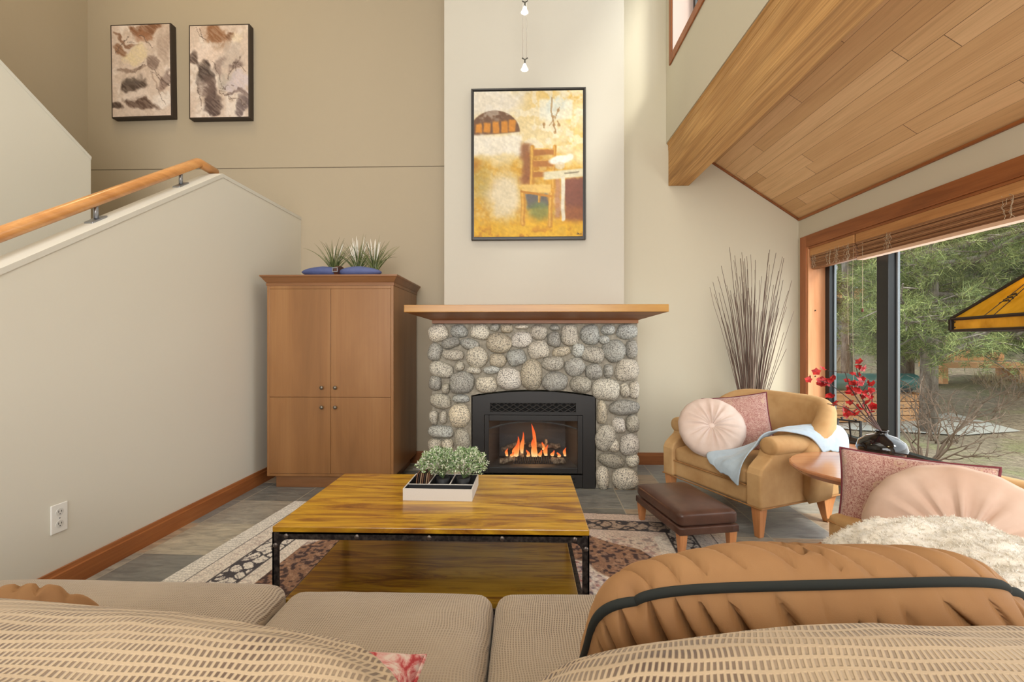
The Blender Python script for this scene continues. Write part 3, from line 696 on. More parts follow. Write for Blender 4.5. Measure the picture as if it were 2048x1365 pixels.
def still_life(U, V):
    n1, n2, n3 = fbm(U * 5, V * 6, 11), fbm(U * 16, V * 20, 12), fbm(U * 60, V * 60, 13, 2)
    img = np.ones(U.shape + (3,)) * hexrgb(226, 206, 158)
    img = lay(img, (214, 168, 70), sstep(.35, .8, U) * sstep(.35, .62, n1) * .7); img = lay(img, (236, 228, 208), sstep(.45, .62, n2) * (1 - sstep(.35, .5, V)) * .6)
    img = lay(img, (226, 218, 206), blob(U, V, .12, .06, .3, .10, .4, .3, 4) * .8)
    yl = sstep(.42, .52, V + (n1 - .5) * .2); img = lay(img, (204, 150, 36), yl * (.55 + .45 * sstep(.3, .7, n2)))
    img = lay(img, (176, 116, 26), yl * sstep(.55, .72, n1) * .8); img = lay(img, (228, 204, 140), yl * sstep(.56, .7, n2) * .5)
    img = lay(img, (222, 208, 178), blob(U, V, .27, .72, .17, .15, .5, .35, 6) * .95); img = lay(img, (160, 152, 90), blob(U, V, .06, .62, .09, .12, .5, .4, 8) * .4)
    img = lay(img, (224, 172, 28), sstep(.84, .94, V + (n1 - .5) * .12) * (.6 + .4 * n2)); img = lay(img, (176, 108, 22), sstep(.86, 1, V) * sstep(.55, .7, n2) * .7)
    # bed head and sheet
    d = np.hypot((U - .19) / .235, (V - .285) / .155 ); hd = (1 - sstep(.97, 1.02, d)) * (1 - sstep(.285, .30, V + (U - .2) * .06))
    img = lay(img, (112, 78, 52), hd); img = lay(img, (176, 158, 140), hd * sstep(.5, .66, n2) * (1 - sstep(.16, .24, V)) * .8)
    for k in range(5): img = lay(img, (216, 140, 40), boxm(U, V, .015 + .078 * k, .075 + .078 * k, .222 - .006 * k, .285, .01, 20 + k, .012) * hd * .95)
    img = lay(img, (236, 228, 212), boxm(U, V, -.1, .435, .30, .43, .018, 31, .02) * (.85 + .15 * n2)); img = lay(img, (204, 190, 164), boxm(U, V, -.1, .43, .36, .43, .03, 33, .03) * sstep(.5, .65, n1) * .5)
    # pale panel with a hanging sprig
    img = lay(img, (226, 224, 208), boxm(U, V, .60, .90, .06, .20, .015, 35, .012) * .8); img = lay(img, (196, 204, 196), boxm(U, V, .66, .84, .03, .16, .03, 36, .03) * sstep(.45, .6, n2) * .6)
    for x0, y0, x1, y1 in ((.72, .05, .71, .14), (.71, .14, .73, .24), (.78, .12, .74, .2), (.73, .24, .745, .29), (.64, .22, .645, .25), (.72, .2, .69, .23), (.76, .22, .78, .25)): img = lay(img, (150, 110, 60), line(U, V, x0, y0, x1, y1, .006, wob=.02) * .7)
    for x0, y0 in ((.645, .23), (.73, .18), (.745, .285), (.78, .235), (.735, .235), (.775, .135)): img = lay(img, (158, 116, 66), blob(U, V, x0, y0, .014, .012, .3, .3, 5) * .7)
    # brown wall behind the chair and table
    img = lay(img, (132, 74, 40), boxm(U, V, .435, .53, .36, .65, .03, 41, .03) * .8); img = lay(img, (120, 66, 52), boxm(U, V, .83, 1.1, .60, .88, .02, 42, .025) * .95); img = lay(img, (150, 96, 110), boxm(U, V, .74, .80, .60, .88, .02, 43, .02) * .5)
    img = lay(img, (160, 96, 44), boxm(U, V, .82, 1.1, .80, .90, .03, 45, .03) * .6); img = lay(img, (84, 84, 96), boxm(U, V, .475, .68, .70, .80, .02, 44, .03) * .85); img = lay(img, (110, 128, 70), blob(U, V, .6, .82, .1, .06, .5, .3, 9) * .7)
    # ladder back chair
    ch = (190, 134, 44); li = (226, 178, 82)
    for a in ((.535, .385, .53, .66, .020), (.745, .385, .73, .66, .018), (.45, .68, .455, .91, .022), (.71, .70, .70, .93, .022), (.60, .70, .60, .76, .012)): img = lay(img, ch, line(U, V, *a[:4], a[4])); img = lay(img, li, line(U, V, a[0] - .006, a[1], a[2] - .006, a[3], a[4] * .4) * .7)
    for yy, hh in ((.42, .022), (.50, .024), (.575, .02)): img = lay(img, (170, 108, 44), boxm(U, V, .545, .735, yy - hh + .02 * 0, yy + hh, .008, 50, .01)); img = lay(img, li, line(U, V, .55, yy - hh, .73, yy - hh + .004, .006) * .6)
    img = lay(img, (224, 184, 104), (lambda s: sstep(.635, .65, V) * (1 - sstep(.69, .71, V)) * sstep(.43 + s, .445 + s, U) * (1 - sstep(.70, .715, U)))(0.0)); img = lay(img, (184, 124, 40), line(U, V, .44, .69, .71, .725, .012))
    # table with white cloth edge and a pale bowl
    img = lay(img, (214, 204, 172), (sstep(.54, .555, V + (U - .8) * .06) * (1 - sstep(.595, .61, V + (U - .8) * .06)) * sstep(.62, .66, U))); img = lay(img, (216, 206, 184), line(U, V, .815, .60, .82, .88, .018)); img = lay(img, (110, 100, 80), line(U, V, .84, .565, .96, .56, .008) * .7)
    img = lay(img, (240, 234, 222), blob(U, V, .79, .475, .10, .030, .25, .25, 14, -.12)); img = lay(img, (214, 200, 176), blob(U, V, .79, .515, .045, .025, .25, .2, 15) * .8); img = lay(img, (240, 232, 214), blob(U, V, .885, .455, .03, .022, .3, .2, 16))
    for a in ((.945, .985, .96, .984), (.955, .978, .962, .986), (.965, .985, .985, .983)): img = lay(img, (70, 50, 30), line(U, V, *a, .004, wob=.004))
    return img * (.80 + .12 * n3[..., None] + .08 * fbm(U * 12 + V * 8, V * 70 - U * 25, 77, 2)[..., None])
pt = thing('framed_painting', 'large yellow painting of a chair and bed in a thin black frame above the mantel', 'painting', (.0257, 3.575, 2.4947))
pw, ph = .876, 1.166
picture('canvas', pw - .02, ph - .02, 150, 200, still_life, m_attr('painting_oils', .6, .25), pt, .006)
b = MB(); fw = .013
b.box(-pw / 2 - fw, -pw / 2, 0, .043, -ph / 2 - fw, ph / 2 + fw); b.box(pw / 2, pw / 2 + fw, 0, .043, -ph / 2 - fw, ph / 2 + fw); b.box(-pw / 2, pw / 2, 0, .043, ph / 2, ph / 2 + fw); b.box(-pw / 2, pw / 2, 0, .043, -ph / 2 - fw, -ph / 2)
M_FRM = m_plain('black_frame', c(44, 40, 36), .4); b.build('frame', M_FRM, pt, bevel=.002)
MB().box(-pw / 2, pw / 2, .012, .043, -ph / 2, ph / 2).build('backing', M_FRM, pt)
def abstract(seed):
    def f(U, V):
        n1, n2, st = fbm(U * 4, V * 5, seed), fbm(U * 13, V * 16, seed + 1), fbm(U * 6 + V * 9, V * 60 - U * 34, seed + 2, 3); UW = U + (fbm(U * 3.5, V * 4.5, seed + 8) - .5) * .34; VW = V + (fbm(U * 3.5 + 5, V * 4.5 + 9, seed + 9) - .5) * .24
        img = np.ones(U.shape + (3,)) * hexrgb(206, 186, 170)
        img = lay(img, (224, 210, 198), sstep(.45, .65, n1) * .8); img = lay(img, (190, 168, 150), sstep(.5, .7, n2) * .6)
        rng = np.random.RandomState(seed)
        def stroke(col, cx, cy, rx, ry, ang, al): 
            return lay(img, col, blob(UW, VW, cx, cy, rx, ry, .30, .42, rng.randint(1000), ang, 12) * np.minimum(1, (.74 + .30 * sstep(.36, .6, st)) * al))
        if seed == 60:
            for a in (((126, 84, 56), .56, .06, .24, .06, -.25, .95), ((150, 104, 74), .50, .13, .14, .07, 0, .8), ((132, 92, 64), .1, .24, .12, .045, .5, .9), ((122, 84, 60), .2, .16, .2, .02, .35, .8), ((216, 196, 158), .35, .30, .18, .10, 0, .9), ((172, 150, 134), .84, .24, .16, .17, .2, .9), ((118, 96, 84), .62, .40, .09, .08, -.5, .8), ((128, 104, 88), .25, .47, .2, .03, -.1, .7), ((74, 58, 48), .33, .66, .19, .085, -.1, 1), ((96, 82, 72), .30, .60, .14, .05, 0, .8), ((88, 66, 54), .55, .86, .30, .05, .2, 1), ((76, 58, 48), .1, .90, .16, .045, -.1, 1), ((112, 88, 78), .92, .58, .10, .10, .4, .8), ((224, 212, 202), .82, .80, .14, .10, .3, .9), ((216, 198, 184), .45, .78, .25, .04, .1, .8), ((150, 126, 110), .75, .62, .2, .02, .8, .6)): img = stroke(*a)
            ls = ((.28, .14, .05, .3), (.2, .16, .4, .2), (.55, .38, .38, .55), (.72, .46, .9, .7), (.66, .52, .98, .66), (.74, .7, .92, .9), (.5, .1, .72, .26), (.3, .5, .66, .44))
        else:
            for a in (((138, 94, 62), .42, .10, .2, .11, .3, .95), ((112, 76, 52), .66, .12, .10, .06, -.2, .9), ((224, 206, 178), .82, .16, .12, .10, 0, .7), ((170, 140, 116), .42, .30, .28, .055, -.5, .9), ((224, 204, 190), .30, .32, .26, .09, .1, .9), ((70, 56, 50), .28, .50, .15, .11, .2, 1), ((82, 64, 56), .06, .40, .1, .06, .3, .9), ((84, 66, 60), .36, .82, .13, .17, .05, 1), ((104, 84, 76), .30, .66, .12, .14, .1, .9), ((188, 172, 160), .72, .34, .22, .12, .2, .8), ((176, 164, 152), .66, .60, .16, .09, 0, .9), ((136, 116, 108), .56, .44, .10, .09, .6, .7), ((118, 98, 92), .80, .46, .08, .06, -.5, .8), ((200, 186, 190), .85, .66, .2, .12, 0, .8), ((108, 92, 90), .92, .88, .14, .07, -.8, .9), ((112, 92, 86), .85, .76, .22, .02, .15, .8)): img = stroke(*a)
            ls = ((.1, .03, .28, .16), (.15, .02, .22, .17), (.4, .4, .6, .7), (.5, .65, .78, .68), (.75, .42, .95, .5), (.5, .72, .95, .86), (.5, .72, .75, .82), (.1, .6, .2, .9), (.8, .4, .66, .56), (.85, .38, .78, .5))
        for k, a in enumerate(ls): img = lay(img, (84, 66, 56), line(U, V, *a, .006, 1.5, seed + k, .07) * .75)
        return img * (.94 + .12 * fbm(U * 50, V * 70, seed + 5, 2)[..., None])
    return f
def canvas(px0, px1, py0, py1, seed, label, roll):
    a = at(px0, py0, 4.025); d = at(px1, py1, 4.025); w_, h_ = d.x - a.x, a.z - d.z
    t = thing('canvas_print', label, 'picture', ((a.x + d.x) / 2, 4.025, (a.z + d.z) / 2), group='abstract canvases on the stair wall'); t.rotation_euler = (0, R(roll), 0)
    picture('canvas', w_ - .022, h_ - .022, 90, 130, abstract(seed), m_attr('print_ink', .7), t, -.0012)
    MB().box(-w_ / 2, w_ / 2, 0, .062, -h_ / 2, h_ / 2).build('frame', m_plain('dark_edge', c(52, 40, 32), .5), t, bevel=.002)
canvas(222, 343, 49, 234, 60, 'left brown abstract canvas, nearest the stair corner, dark oval low left', -.9)
canvas(378, 499, 50, 236, 90, 'right brown abstract canvas, tall dark stroke below its centre', -.2)

# ================================================================ twin rod pendant
tl = thing('pendant_light', 'slim twin rod pendant with two small white glass shades before the chimney', 'light', (0.0, 3.2, ZT - .0))
M_ROD = m_plain('polished_rod', c(226, 222, 214), .2, Metallic=.6); M_SHD = m_emit('lit_white_glass', c(255, 250, 238), 2.2); M_JNT = m_plain('grey_joint', c(90, 88, 82), .4, Metallic=.7)
cx0 = at(1049.8, 60, 3.2).x
zl = [at(1048, 116, 3.2).z, at(1049, 4, 3.2).z]
MB().lathe([(.06, 0), (.06, -.025), (.01, -.03)], 20, (cx0, 0, 0)).build('canopy', M_ROD, tl, smooth=False)
for dx in (-.0135, .0135): MB().tube([(cx0 + dx, 0, -.02), (cx0 + dx, 0, zl[0] - ZT)], .0028, 8).build('rod', M_ROD, tl, smooth=True)
for k, z in enumerate(zl):
    z -= ZT; y = -.012 if k else 0.0
    b = MB(); b.tube([(cx0 - .02, y, z), (cx0, y, z - .012), (cx0 + .02, y, z)], .004, 6); b.tube([(cx0, y, z - .01), (cx0, y, z - .04)], .005, 8); b.build('joint', M_JNT, tl)
    MB().lathe([(.004, z - .038), (.009, z - .045), (.018, z - .068), (.026, z - .083), (.02, z - .086), (.002, z - .08)], 18, (cx0 - .002, y, 0)).build('glass_shade', M_SHD, tl, smooth=True)
# ================================================================ fireplace
fp = thing('stone_fireplace', 'river stone fireplace surround with a flared wood mantel shelf', 'fireplace', (.07, 3.42, 0))
FX, FY = .07, 3.42
M_MORT = newmat('mortar', None, .95); _nt = M_MORT[1]; base(_nt, M_MORT[2], ramp(_nt, noi(_nt, coords(_nt), 40, 5), [(.3, c(132, 124, 110)), (.7, c(172, 164, 148))])); bump(_nt, M_MORT[2], noi(_nt, coords(_nt), 60, 5), .6, .008); M_MORT = M_MORT[0]
def m_stone():
    m, nt, b = newmat('river_stone', None, .8)
    a = N(nt, 'ShaderNodeAttribute', attribute_name='Col').outputs[0]; v = coords(nt)
    n1 = noi(nt, v, 9, 5, .6); n2 = noi(nt, v, 120, 3, .7); n3 = noi(nt, v, 60, 4, .7)
    col = mix(nt, ramp(nt, n1, [(.35, .0), (.7, .35)]), a, mix(nt, 1.0, a, (1.25, 1.22, 1.15, 1), 'MULTIPLY'))
    col = mix(nt, ramp(nt, n2, [(.42, .85), (.52, 0.0)]), col, c(92, 88, 82)); col = mix(nt, ramp(nt, n3, [(.56, 0.0), (.7, .55)]), col, c(222, 216, 200))
    base(nt, b, col); bump(nt, b, n3, .35, .006); return m
pr = []   # opening outline of the mortar face, seen from the front
ox0, ox1, oz = -.405, .532, .70
X0, X1, ZM = -.70, .838, 1.235
b = MB(); NSEG = 12
arch = [(ox0 + (ox1 - ox0) * i / NSEG, .690 + .045 * (1 - (2 * i / NSEG - 1) ** 2)) for i in range(NSEG + 1)]
L = lambda p: (p[0] - FX, p[1])
b.box(X0 - FX, ox0 - FX, 0, .67, 0, ZM); b.box(ox1 - FX, X1 - FX, 0, .67, 0, ZM)
b.prism([L(p) for p in arch] + [L((ox1, ZM)), L((ox0, ZM))], 'Y', 0, .67)
b.build('mortar', M_MORT, fp)
S2 = [(160,297,92,78,-15),(345,280,77,60,0),(530,285,88,68,0),(665,247,42,32,0),(772,255,58,42,0),(905,240,65,20,0),(1060,287,78,66,10),(1200,247,44,26,0),(1335,315,82,95,0),(1517,310,84,92,0),(1680,268,62,48,0),(1850,283,95,68,0),(268,385,82,50,-15),(440,395,85,50,10),(700,383,120,92,10),(905,355,98,72,-5),(1195,353,62,70,0),(1640,357,48,38,0),(128,465,60,82,10),(290,490,98,50,5),(505,512,98,95,0),(693,540,78,60,15),(860,515,86,78,-10),(1055,447,98,82,-15),(1260,462,82,44,-10),(1410,450,57,62,0),(1545,490,105,75,10),(1735,455,105,102,-15),(1890,442,52,80,0),(190,625,110,75,15),(350,592,44,45,0),(472,628,70,32,5),(635,627,72,36,-5),(790,705,108,98,0),(993,670,102,135,0),(1183,568,100,65,0),(1380,600,92,80,-15),(1548,642,76,70,0),(1680,637,44,60,0),(1848,625,105,100,0),(130,745,55,68,0),(227,790,36,46,0),(373,738,114,98,0),(590,757,95,72,0),(1203,730,110,90,0),(1433,757,100,76,5),(1660,803,118,100,5),(1827,810,42,72,-10),(1912,805,46,80,0),(178,905,98,70,5),(360,883,72,38,0)]
S3 = [(345,280,92,110,0),(117,297,42,66,0),(204,292,33,62,5),(180,425,113,58,0),(130,555,66,75,0),(245,535,52,55,0),(370,490,70,95,-5),(120,700,72,70,0),(265,690,70,80,0),(385,690,52,85,0),(150,845,85,70,0),(330,850,92,75,0),(1622,250,48,110,0),(1822,207,133,70,0),(1775,367,60,72,0),(1900,350,62,78,0),(1655,475,88,115,15),(1725,545,52,65,0),(1870,540,85,98,0),(1705,680,118,60,10),(1895,677,60,55,-10),(1630,835,58,105,0),(1828,845,118,100,0)]
tones = [(204,196,178),(212,204,188),(192,186,172),(180,180,172),(216,210,194),(166,164,156),(206,194,170),(186,188,182),(210,204,194),(184,178,162)]
rng = np.random.RandomState(4); vs, fs, cs = [], [], []
for lst, oy in ((S2, 600), (S3, 770)):
    for (x, y, rx, ry, ang) in lst:
        px, py = 840 + x / 4.452, oy + y / 4.452; p = at(px, py, FY - .03); sc_ = (FY - .03) / F / 4.452
        a, h = rx * sc_ * 1.02, ry * sc_ * 1.02; dep = min(.075, .045 + .35 * min(a, h)); m = MB(); th = R(-ang); sd = rng.rand() * 50
        ex = rng.uniform(2.1, 2.9)
        def fn(q, a=a, h=h, dep=dep, th=th, sd=sd, ex=ex):
            u, w_, d_ = q.x, q.z, q.y
            r_ = (abs(u) ** ex + abs(w_) ** ex) ** (1 / ex); k = math.hypot(u, w_) / r_ if r_ > 1e-6 else 1
            n_ = 1 + .16 * (noise.noise(Vector((u * 1.2 + sd, w_ * 1.2, d_ * .8)))) + .03 * noise.noise(Vector((u * 4 + sd, w_ * 4, d_ * 3)))
            x_, z_ = u * k * a * n_, w_ * k * h * n_
            return Vector((x_ * cos(th) - z_ * sin(th), d_ * dep * n_, x_ * sin(th) + z_ * cos(th)))
        # unit sphere with the poles on the depth axis
        rs = []; nu_, nv_ = 22, 9
        for j in range(nv_ + 1):
            ph = PI * min(max(j / nv_, .004), .996)
            rs.append([fn(Vector((sin(ph) * cos(2 * PI * i / nu_), -cos(ph), sin(ph) * sin(2 * PI * i / nu_)))) + Vector((p.x - FX, -.006 + .0 * dep, p.z)) for i in range(nu_)])
        m.rings(rs); o_ = len(vs); vs += m.v; fs += [tuple(i + o_ for i in f_) for f_ in m.f]
        t_ = tones[rng.randint(len(tones))]; k_ = rng.uniform(.92, 1.1); col = c(*[min(255, v_ * k_) for v_ in t_]); cs += [col] * len(m.v)
m = MB(); m.v = vs; m.f = fs; m.mi = [0] * len(fs); so = m.build('stone_facing', m_stone(), fp, smooth=True)
ca_ = so.data.color_attributes.new('Col', 'FLOAT_COLOR', 'POINT'); ca_.data.foreach_set('color', np.array(cs, np.float32).ravel())
# mantel
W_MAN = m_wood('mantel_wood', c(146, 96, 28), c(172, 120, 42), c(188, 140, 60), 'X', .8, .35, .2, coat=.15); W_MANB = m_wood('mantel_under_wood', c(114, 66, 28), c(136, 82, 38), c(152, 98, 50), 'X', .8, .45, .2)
ms = MB(); mx0, mx1, my0 = -.831, .972, 3.10
ms.box(mx0 - FX, mx1 - FX, my0 - FY, .2, 1.298, 1.349)
mo = ms.build('mantel_shelf', W_MAN, fp, bevel=.003)
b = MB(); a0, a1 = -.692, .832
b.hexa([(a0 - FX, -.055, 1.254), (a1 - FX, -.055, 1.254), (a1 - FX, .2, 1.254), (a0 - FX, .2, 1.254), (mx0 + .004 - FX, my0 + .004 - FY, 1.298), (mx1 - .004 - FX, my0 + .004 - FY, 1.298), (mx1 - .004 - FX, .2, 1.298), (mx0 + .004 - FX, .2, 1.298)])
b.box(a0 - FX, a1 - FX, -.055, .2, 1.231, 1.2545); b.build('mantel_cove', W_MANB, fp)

# gas insert standing in the surround
gi = thing('gas_fireplace', 'black arched gas fireplace insert with lit logs behind glass', 'fireplace', (FX, 3.40, 0))
GY = 3.40; g = lambda px, py: (lambda q: (q.x - FX, q.z))(at(px, py, GY))
M_INS = m_plain('insert_black', c(40, 38, 37), .45, Metallic=.2); M_DRK = m_plain('soot_black', c(20, 19, 18), .8)
x0, zb_ = g(945, 976); x1, _ = g(1190, 976); zb_ = max(zb_, .004); zs = g(945, 794)[1]; zc = g(1067, 783.5)[1]
dx0, dz0 = g(968, 947); dx1, dz1 = g(1166, 831)
arch = [(x0 + (x1 - x0) * i / 16, zs + (zc - zs) * (1 - (2 * i / 16 - 1) ** 2)) for i in range(17)]
gx0, gz1 = g(980, 806); gx1, gz0 = g(1152, 826)
b = MB()
b.prism([(x0, zb_), (dx0, zb_), (dx0, zs), (x0, zs)], 'Y', 0, .03); b.prism([(dx1, zb_), (x1, zb_), (x1, zs), (dx1, zs)], 'Y', 0, .03)
b.prism([(dx0, dz1), (dx1, dz1), (dx1, gz0), (dx0, gz0)], 'Y', 0, .03)
b.prism([(dx0, gz0), (gx0, gz0), (gx0, gz1), (dx0, gz1)], 'Y', 0, .03); b.prism([(gx1, gz0), (dx1, gz0), (dx1, gz1), (gx1, gz1)], 'Y', 0, .03)
b.prism([(dx0, gz1), (dx1, gz1), (dx1, zs), (dx0, zs)], 'Y', 0, .03); b.prism(arch + [], 'Y', 0, .03)
b.build('surround_plate', M_INS, gi)
b = MB(); n = 11; wv_ = (gx1 - gx0) / n; hv = (gz1 - gz0)
for k in range(-2, n + 2):
    for s_ in (-1, 1):
        pts = []
        for i in range(9):
            f_ = i / 8; xx = gx0 + wv_ * (k + .5 + s_ * (f_ - .5) * 2.0); pts.append((max(gx0, min(gx1, xx)), .012, gz0 + hv * f_))
        if abs(pts[0][0] - pts[-1][0]) > .004: b.tube(pts, .0045, 6)
b.box(gx0, gx1, .008, .016, gz0 - .001, gz0 + .004); b.box(gx0, gx1, .008, .016, gz1 - .004, gz1 + .001); b.build('grille', M_INS, gi)
MB().box(gx0 - .01, gx1 + .01, .05, .06, gz0 - .01, gz1 + .01).build('vent_back', M_DRK, gi)
# door with glass
zl_ = g(1000, 949)[1]
wx0, wz0_ = g(978, 935); wx1, wz1_ = g(1155, 843)
b = MB(); b.box(dx0 + .003, wx0, -.006, .02, dz0 + .003, dz1 - .003); b.box(wx1, dx1 - .003, -.006, .02, dz0 + .003, dz1 - .003); b.box(wx0, wx1, -.006, .02, dz0 + .003, wz0_); b.box(wx0, wx1, -.006, .02, wz1_, dz1 - .003)
dr = b.build('door', M_INS, gi, bevel=.003)
MB().box(wx0, wx1, .008, .011, wz0_, wz1_).build('glass', m_glass('fire_glass', (.9, .9, .9, 1)), dr)
b = MB(); ar = []
for i in range(17):
    f_ = i / 16; ar.append((wx0 + (wx1 - wx0) * f_, wz1_ - .012 - .055 * (2 * f_ - 1) ** 2 - .0))
b.prism([(p[0], p[1] + .0) for p in ar] + [(p[0], p[1] + .012) for p in reversed(ar)], 'Y', .016, .022); b.build('arch_bar', m_plain('arch_grey', c(74, 72, 70), .5, Metallic=.4), dr)
b = MB(); b.box(dx0 + .003, dx1 - .003, -.004, .02, zb_ + .002, zl_ - .004); lp = b.build('lower_panel', M_INS, gi, bevel=.002)
b = MB(); kx, kz = g(1148, 958); b.lathe([(.009, -.012), (.009, -.004)], 12, (kx, 0, kz), 'Y'); b.box(kx - .012, kx + .01, -.008, -.003, kz - .03, kz - .022); b.build('control_knob', M_DRK, lp)
# firebox
M_FBX = m_plain('firebox_grey', c(92, 90, 88), .7); fb = MB(); a0, a1, f0, f1 = wx0 - .015, wx1 + .015, wz0_ - .015, wz1_ + .02  # grey made lighter to stand for the reflection on the door glass
fb.box(a0, a1, .40, .41, f0, f1); fb.box(a0, a1, .035, .40, f0 - .01, f0); fb.box(a0, a1, .035, .40, f1, f1 + .01)
fb.hexa([(a0 - .01, .035, f0), (a0, .035, f0), (a0 + .07, .40, f0), (a0 + .06, .40, f0), (a0 - .01, .035, f1), (a0, .035, f1), (a0 + .07, .40, f1), (a0 + .06, .40, f1)])
fb.hexa([(a1, .035, f0), (a1 + .01, .035, f0), (a1 - .06, .40, f0), (a1 - .07, .40, f0), (a1, .035, f1), (a1 + .01, .035, f1), (a1 - .06, .40, f1), (a1 - .07, .40, f1)])
fb.build('firebox', M_FBX, gi)
M_LOG = newmat('ceramic_log', None, .9); _nt = M_LOG[1]; _n = noi(_nt, coords(_nt, 'Object', (1, 1, 1)), 45, 6, .7); base(_nt, M_LOG[2], ramp(_nt, _n, [(.35, c(78, 66, 56)), (.5, c(146, 128, 108)), (.68, c(206, 190, 164))])); bump(_nt, M_LOG[2], _n, .9, .012); M_LOG = M_LOG[0]
def log(p0, p1, r, seed):
    p0, p1 = Vector(p0), Vector(p1); rr = random.Random(seed); pts = [p0 + (p1 - p0) * (i / 7) + Vector((rr.uniform(-.004, .004), rr.uniform(-.004, .004), rr.uniform(-.006, .006))) for i in range(8)]
    MB().tube(pts, [r * rr.uniform(.85, 1.1) for _ in range(8)], 10).build('log', M_LOG, gi, smooth=True)
gl = lambda px, py, d: (lambda q: (q.x - FX, d, q.z))(at(px, py, GY + d))
log(gl(1000, 924, .10), gl(1030, 917, .12), .024, 1); log(gl(1103, 923, .10), gl(1130, 921, .11), .027, 2)
log(gl(1004, 899, .26), gl(1050, 884, .24), .020, 3); log(gl(1058, 890, .28), gl(1120, 893, .27), .021, 4); log(gl(1088, 905, .2), gl(1094, 878, .22), .013, 5); log(gl(1044, 915, .16), gl(1038, 884, .2), .017, 6)
b = MB()
for k in range(17):
    px = 1031 + k * 4.4; a_ = gl(px, 928, .07); d_ = gl(px, 914, .075); b.tube([a_, (a_[0], .06, (a_[2] + d_[2]) / 2), d_], .0045, 6)
b.tube([gl(1026, 927, .075), gl(1106, 927, .075)], .006, 6); b.build('grate', m_plain('grate_iron', c(70, 68, 70), .6, Metallic=.5), gi)
def m_flame():
    m = bpy.data.materials.new('flame'); m.use_nodes = True; nt = m.node_tree; nt.nodes.clear(); o = N(nt, 'ShaderNodeOutputMaterial')
    z = N(nt, 'ShaderNodeSeparateXYZ', {0: N(nt, 'ShaderNodeTexCoord').outputs['Generated']}).outputs[2]
    col = ramp(nt, z, [(0.0, (1.0, .62, .28, 1)), (.25, (1.0, .30, .07, 1)), (.7, (.95, .14, .03, 1)), (1.0, (.7, .07, .02, 1))])
    e = N(nt, 'ShaderNodeEmission', {0: col, 1: 1.6}); t = N(nt, 'ShaderNodeBsdfTransparent'); lw = N(nt, 'ShaderNodeLayerWeight', {'Blend': .35}).outputs[1]
    f_ = ramp(nt, lw, [(.2, .08), (.85, .9)])
    nt.links.new(N(nt, 'ShaderNodeMixShader', {0: f_, 1: e.outputs[0], 2: t.outputs[0]}).outputs[0], o.inputs[0]); return m
M_FL = m_flame(); light('fire_glow', 'POINT', (FX, GY + .10, gl(1067, 900, .1)[2] + .02), (0, 0, 0), 1.6, (1.0, .55, .25), shadow_soft_size=.06)
for (px, py, hh, ww, d) in ((1067, 914, 66, 8, .15), (1070, 914, 40, 9, .13), (1031, 914, 30, 9, .12), (1044, 908, 44, 6, .16), (1034, 913, 40, 7, .14), (1014, 913, 16, 5, .10), (1092, 912, 22, 7, .15), (1087, 900, 16, 5, .18), (1130, 913, 18, 5, .10), (1105, 913, 12, 6, .11), (1118, 914, 9, 6, .10), (1056, 914, 14, 6, .11), (1080, 914, 14, 6, .11), (1024, 914, 10, 6, .10)):
    q = gl(px, py, d); s_ = (GY + d) / F; H, W_ = hh * s_, ww * s_; rr = random.Random(px); ph_ = rr.random() * 6; b = MB(); rs = []
    for j in range(11):
        f_ = j / 10; r_ = W_ * max(.02, (f_ + .12) ** .45 * (1 - f_) ** .9 * 1.25) * (1 + .15 * sin(f_ * 9 + ph_)); ox_ = W_ * .6 * sin(f_ * 4 + ph_) * f_
        rs.append([(q[0] + ox_ + r_ * cos(2 * PI * i / 10), q[1] + r_ * .5 * sin(2 * PI * i / 10), q[2] + H * f_) for i in range(10)])
    b.rings(rs); b.build('flame', M_FL, gi, smooth=True)

# ================================================================ cabinet
W_CAB = m_wood('cabinet_wood', c(122, 82, 44), c(142, 98, 56), c(156, 112, 68), 'Z', .5, .4, .12, coat=.1, contrast=(.25, .5, .75)); W_CABX = m_wood('cabinet_wood_rail', c(116, 76, 42), c(134, 90, 54), c(148, 104, 66), 'X', .6, .4, .12, coat=.1)
cab = thing('tall_cabinet', 'tall honey brown wood cabinet with four doors left of the fireplace', 'cabinet', (-1.448, 3.70, 0))
cx, cy = -1.448, 3.70; hw, fy, by = .4755, 3.34 - cy, 4.05 - cy
MB().box(-hw + .05, hw - .05, 3.375 - cy, by - .02, 0, .092).build('plinth', W_CABX, cab, bevel=.002)
b = MB(); b.box(-hw, -hw + .02, fy, by, .0915, 1.515); b.box(hw - .02, hw, fy, by, .0915, 1.515); b.box(-hw + .02, hw - .02, by - .012, by, .0915, 1.515)
b.box(-hw + .02, hw - .02, fy, by - .012, .0915, .112); b.box(-hw + .02, hw - .02, fy + .02, by - .012, .672, .69); b.box(-hw + .02, hw - .02, fy, by - .012, 1.488, 1.515); b.build('carcass', W_CAB, cab, bevel=.002)
b = MB(); b.rect_rings(-hw, hw, fy, by, [(.004, 1.512), (.006, 1.528), (.002, 1.530), (.002, 1.534), (.008, 1.540), (.016, 1.552), (.028, 1.570), (.037, 1.578), (.037, 1.589)], back=True); b.build('cornice', W_CABX, cab)
M_KNB = m_plain('pewter_knob', c(120, 112, 100), .35, Metallic=.8)
xs = -1.442 - cx; zs_ = .682
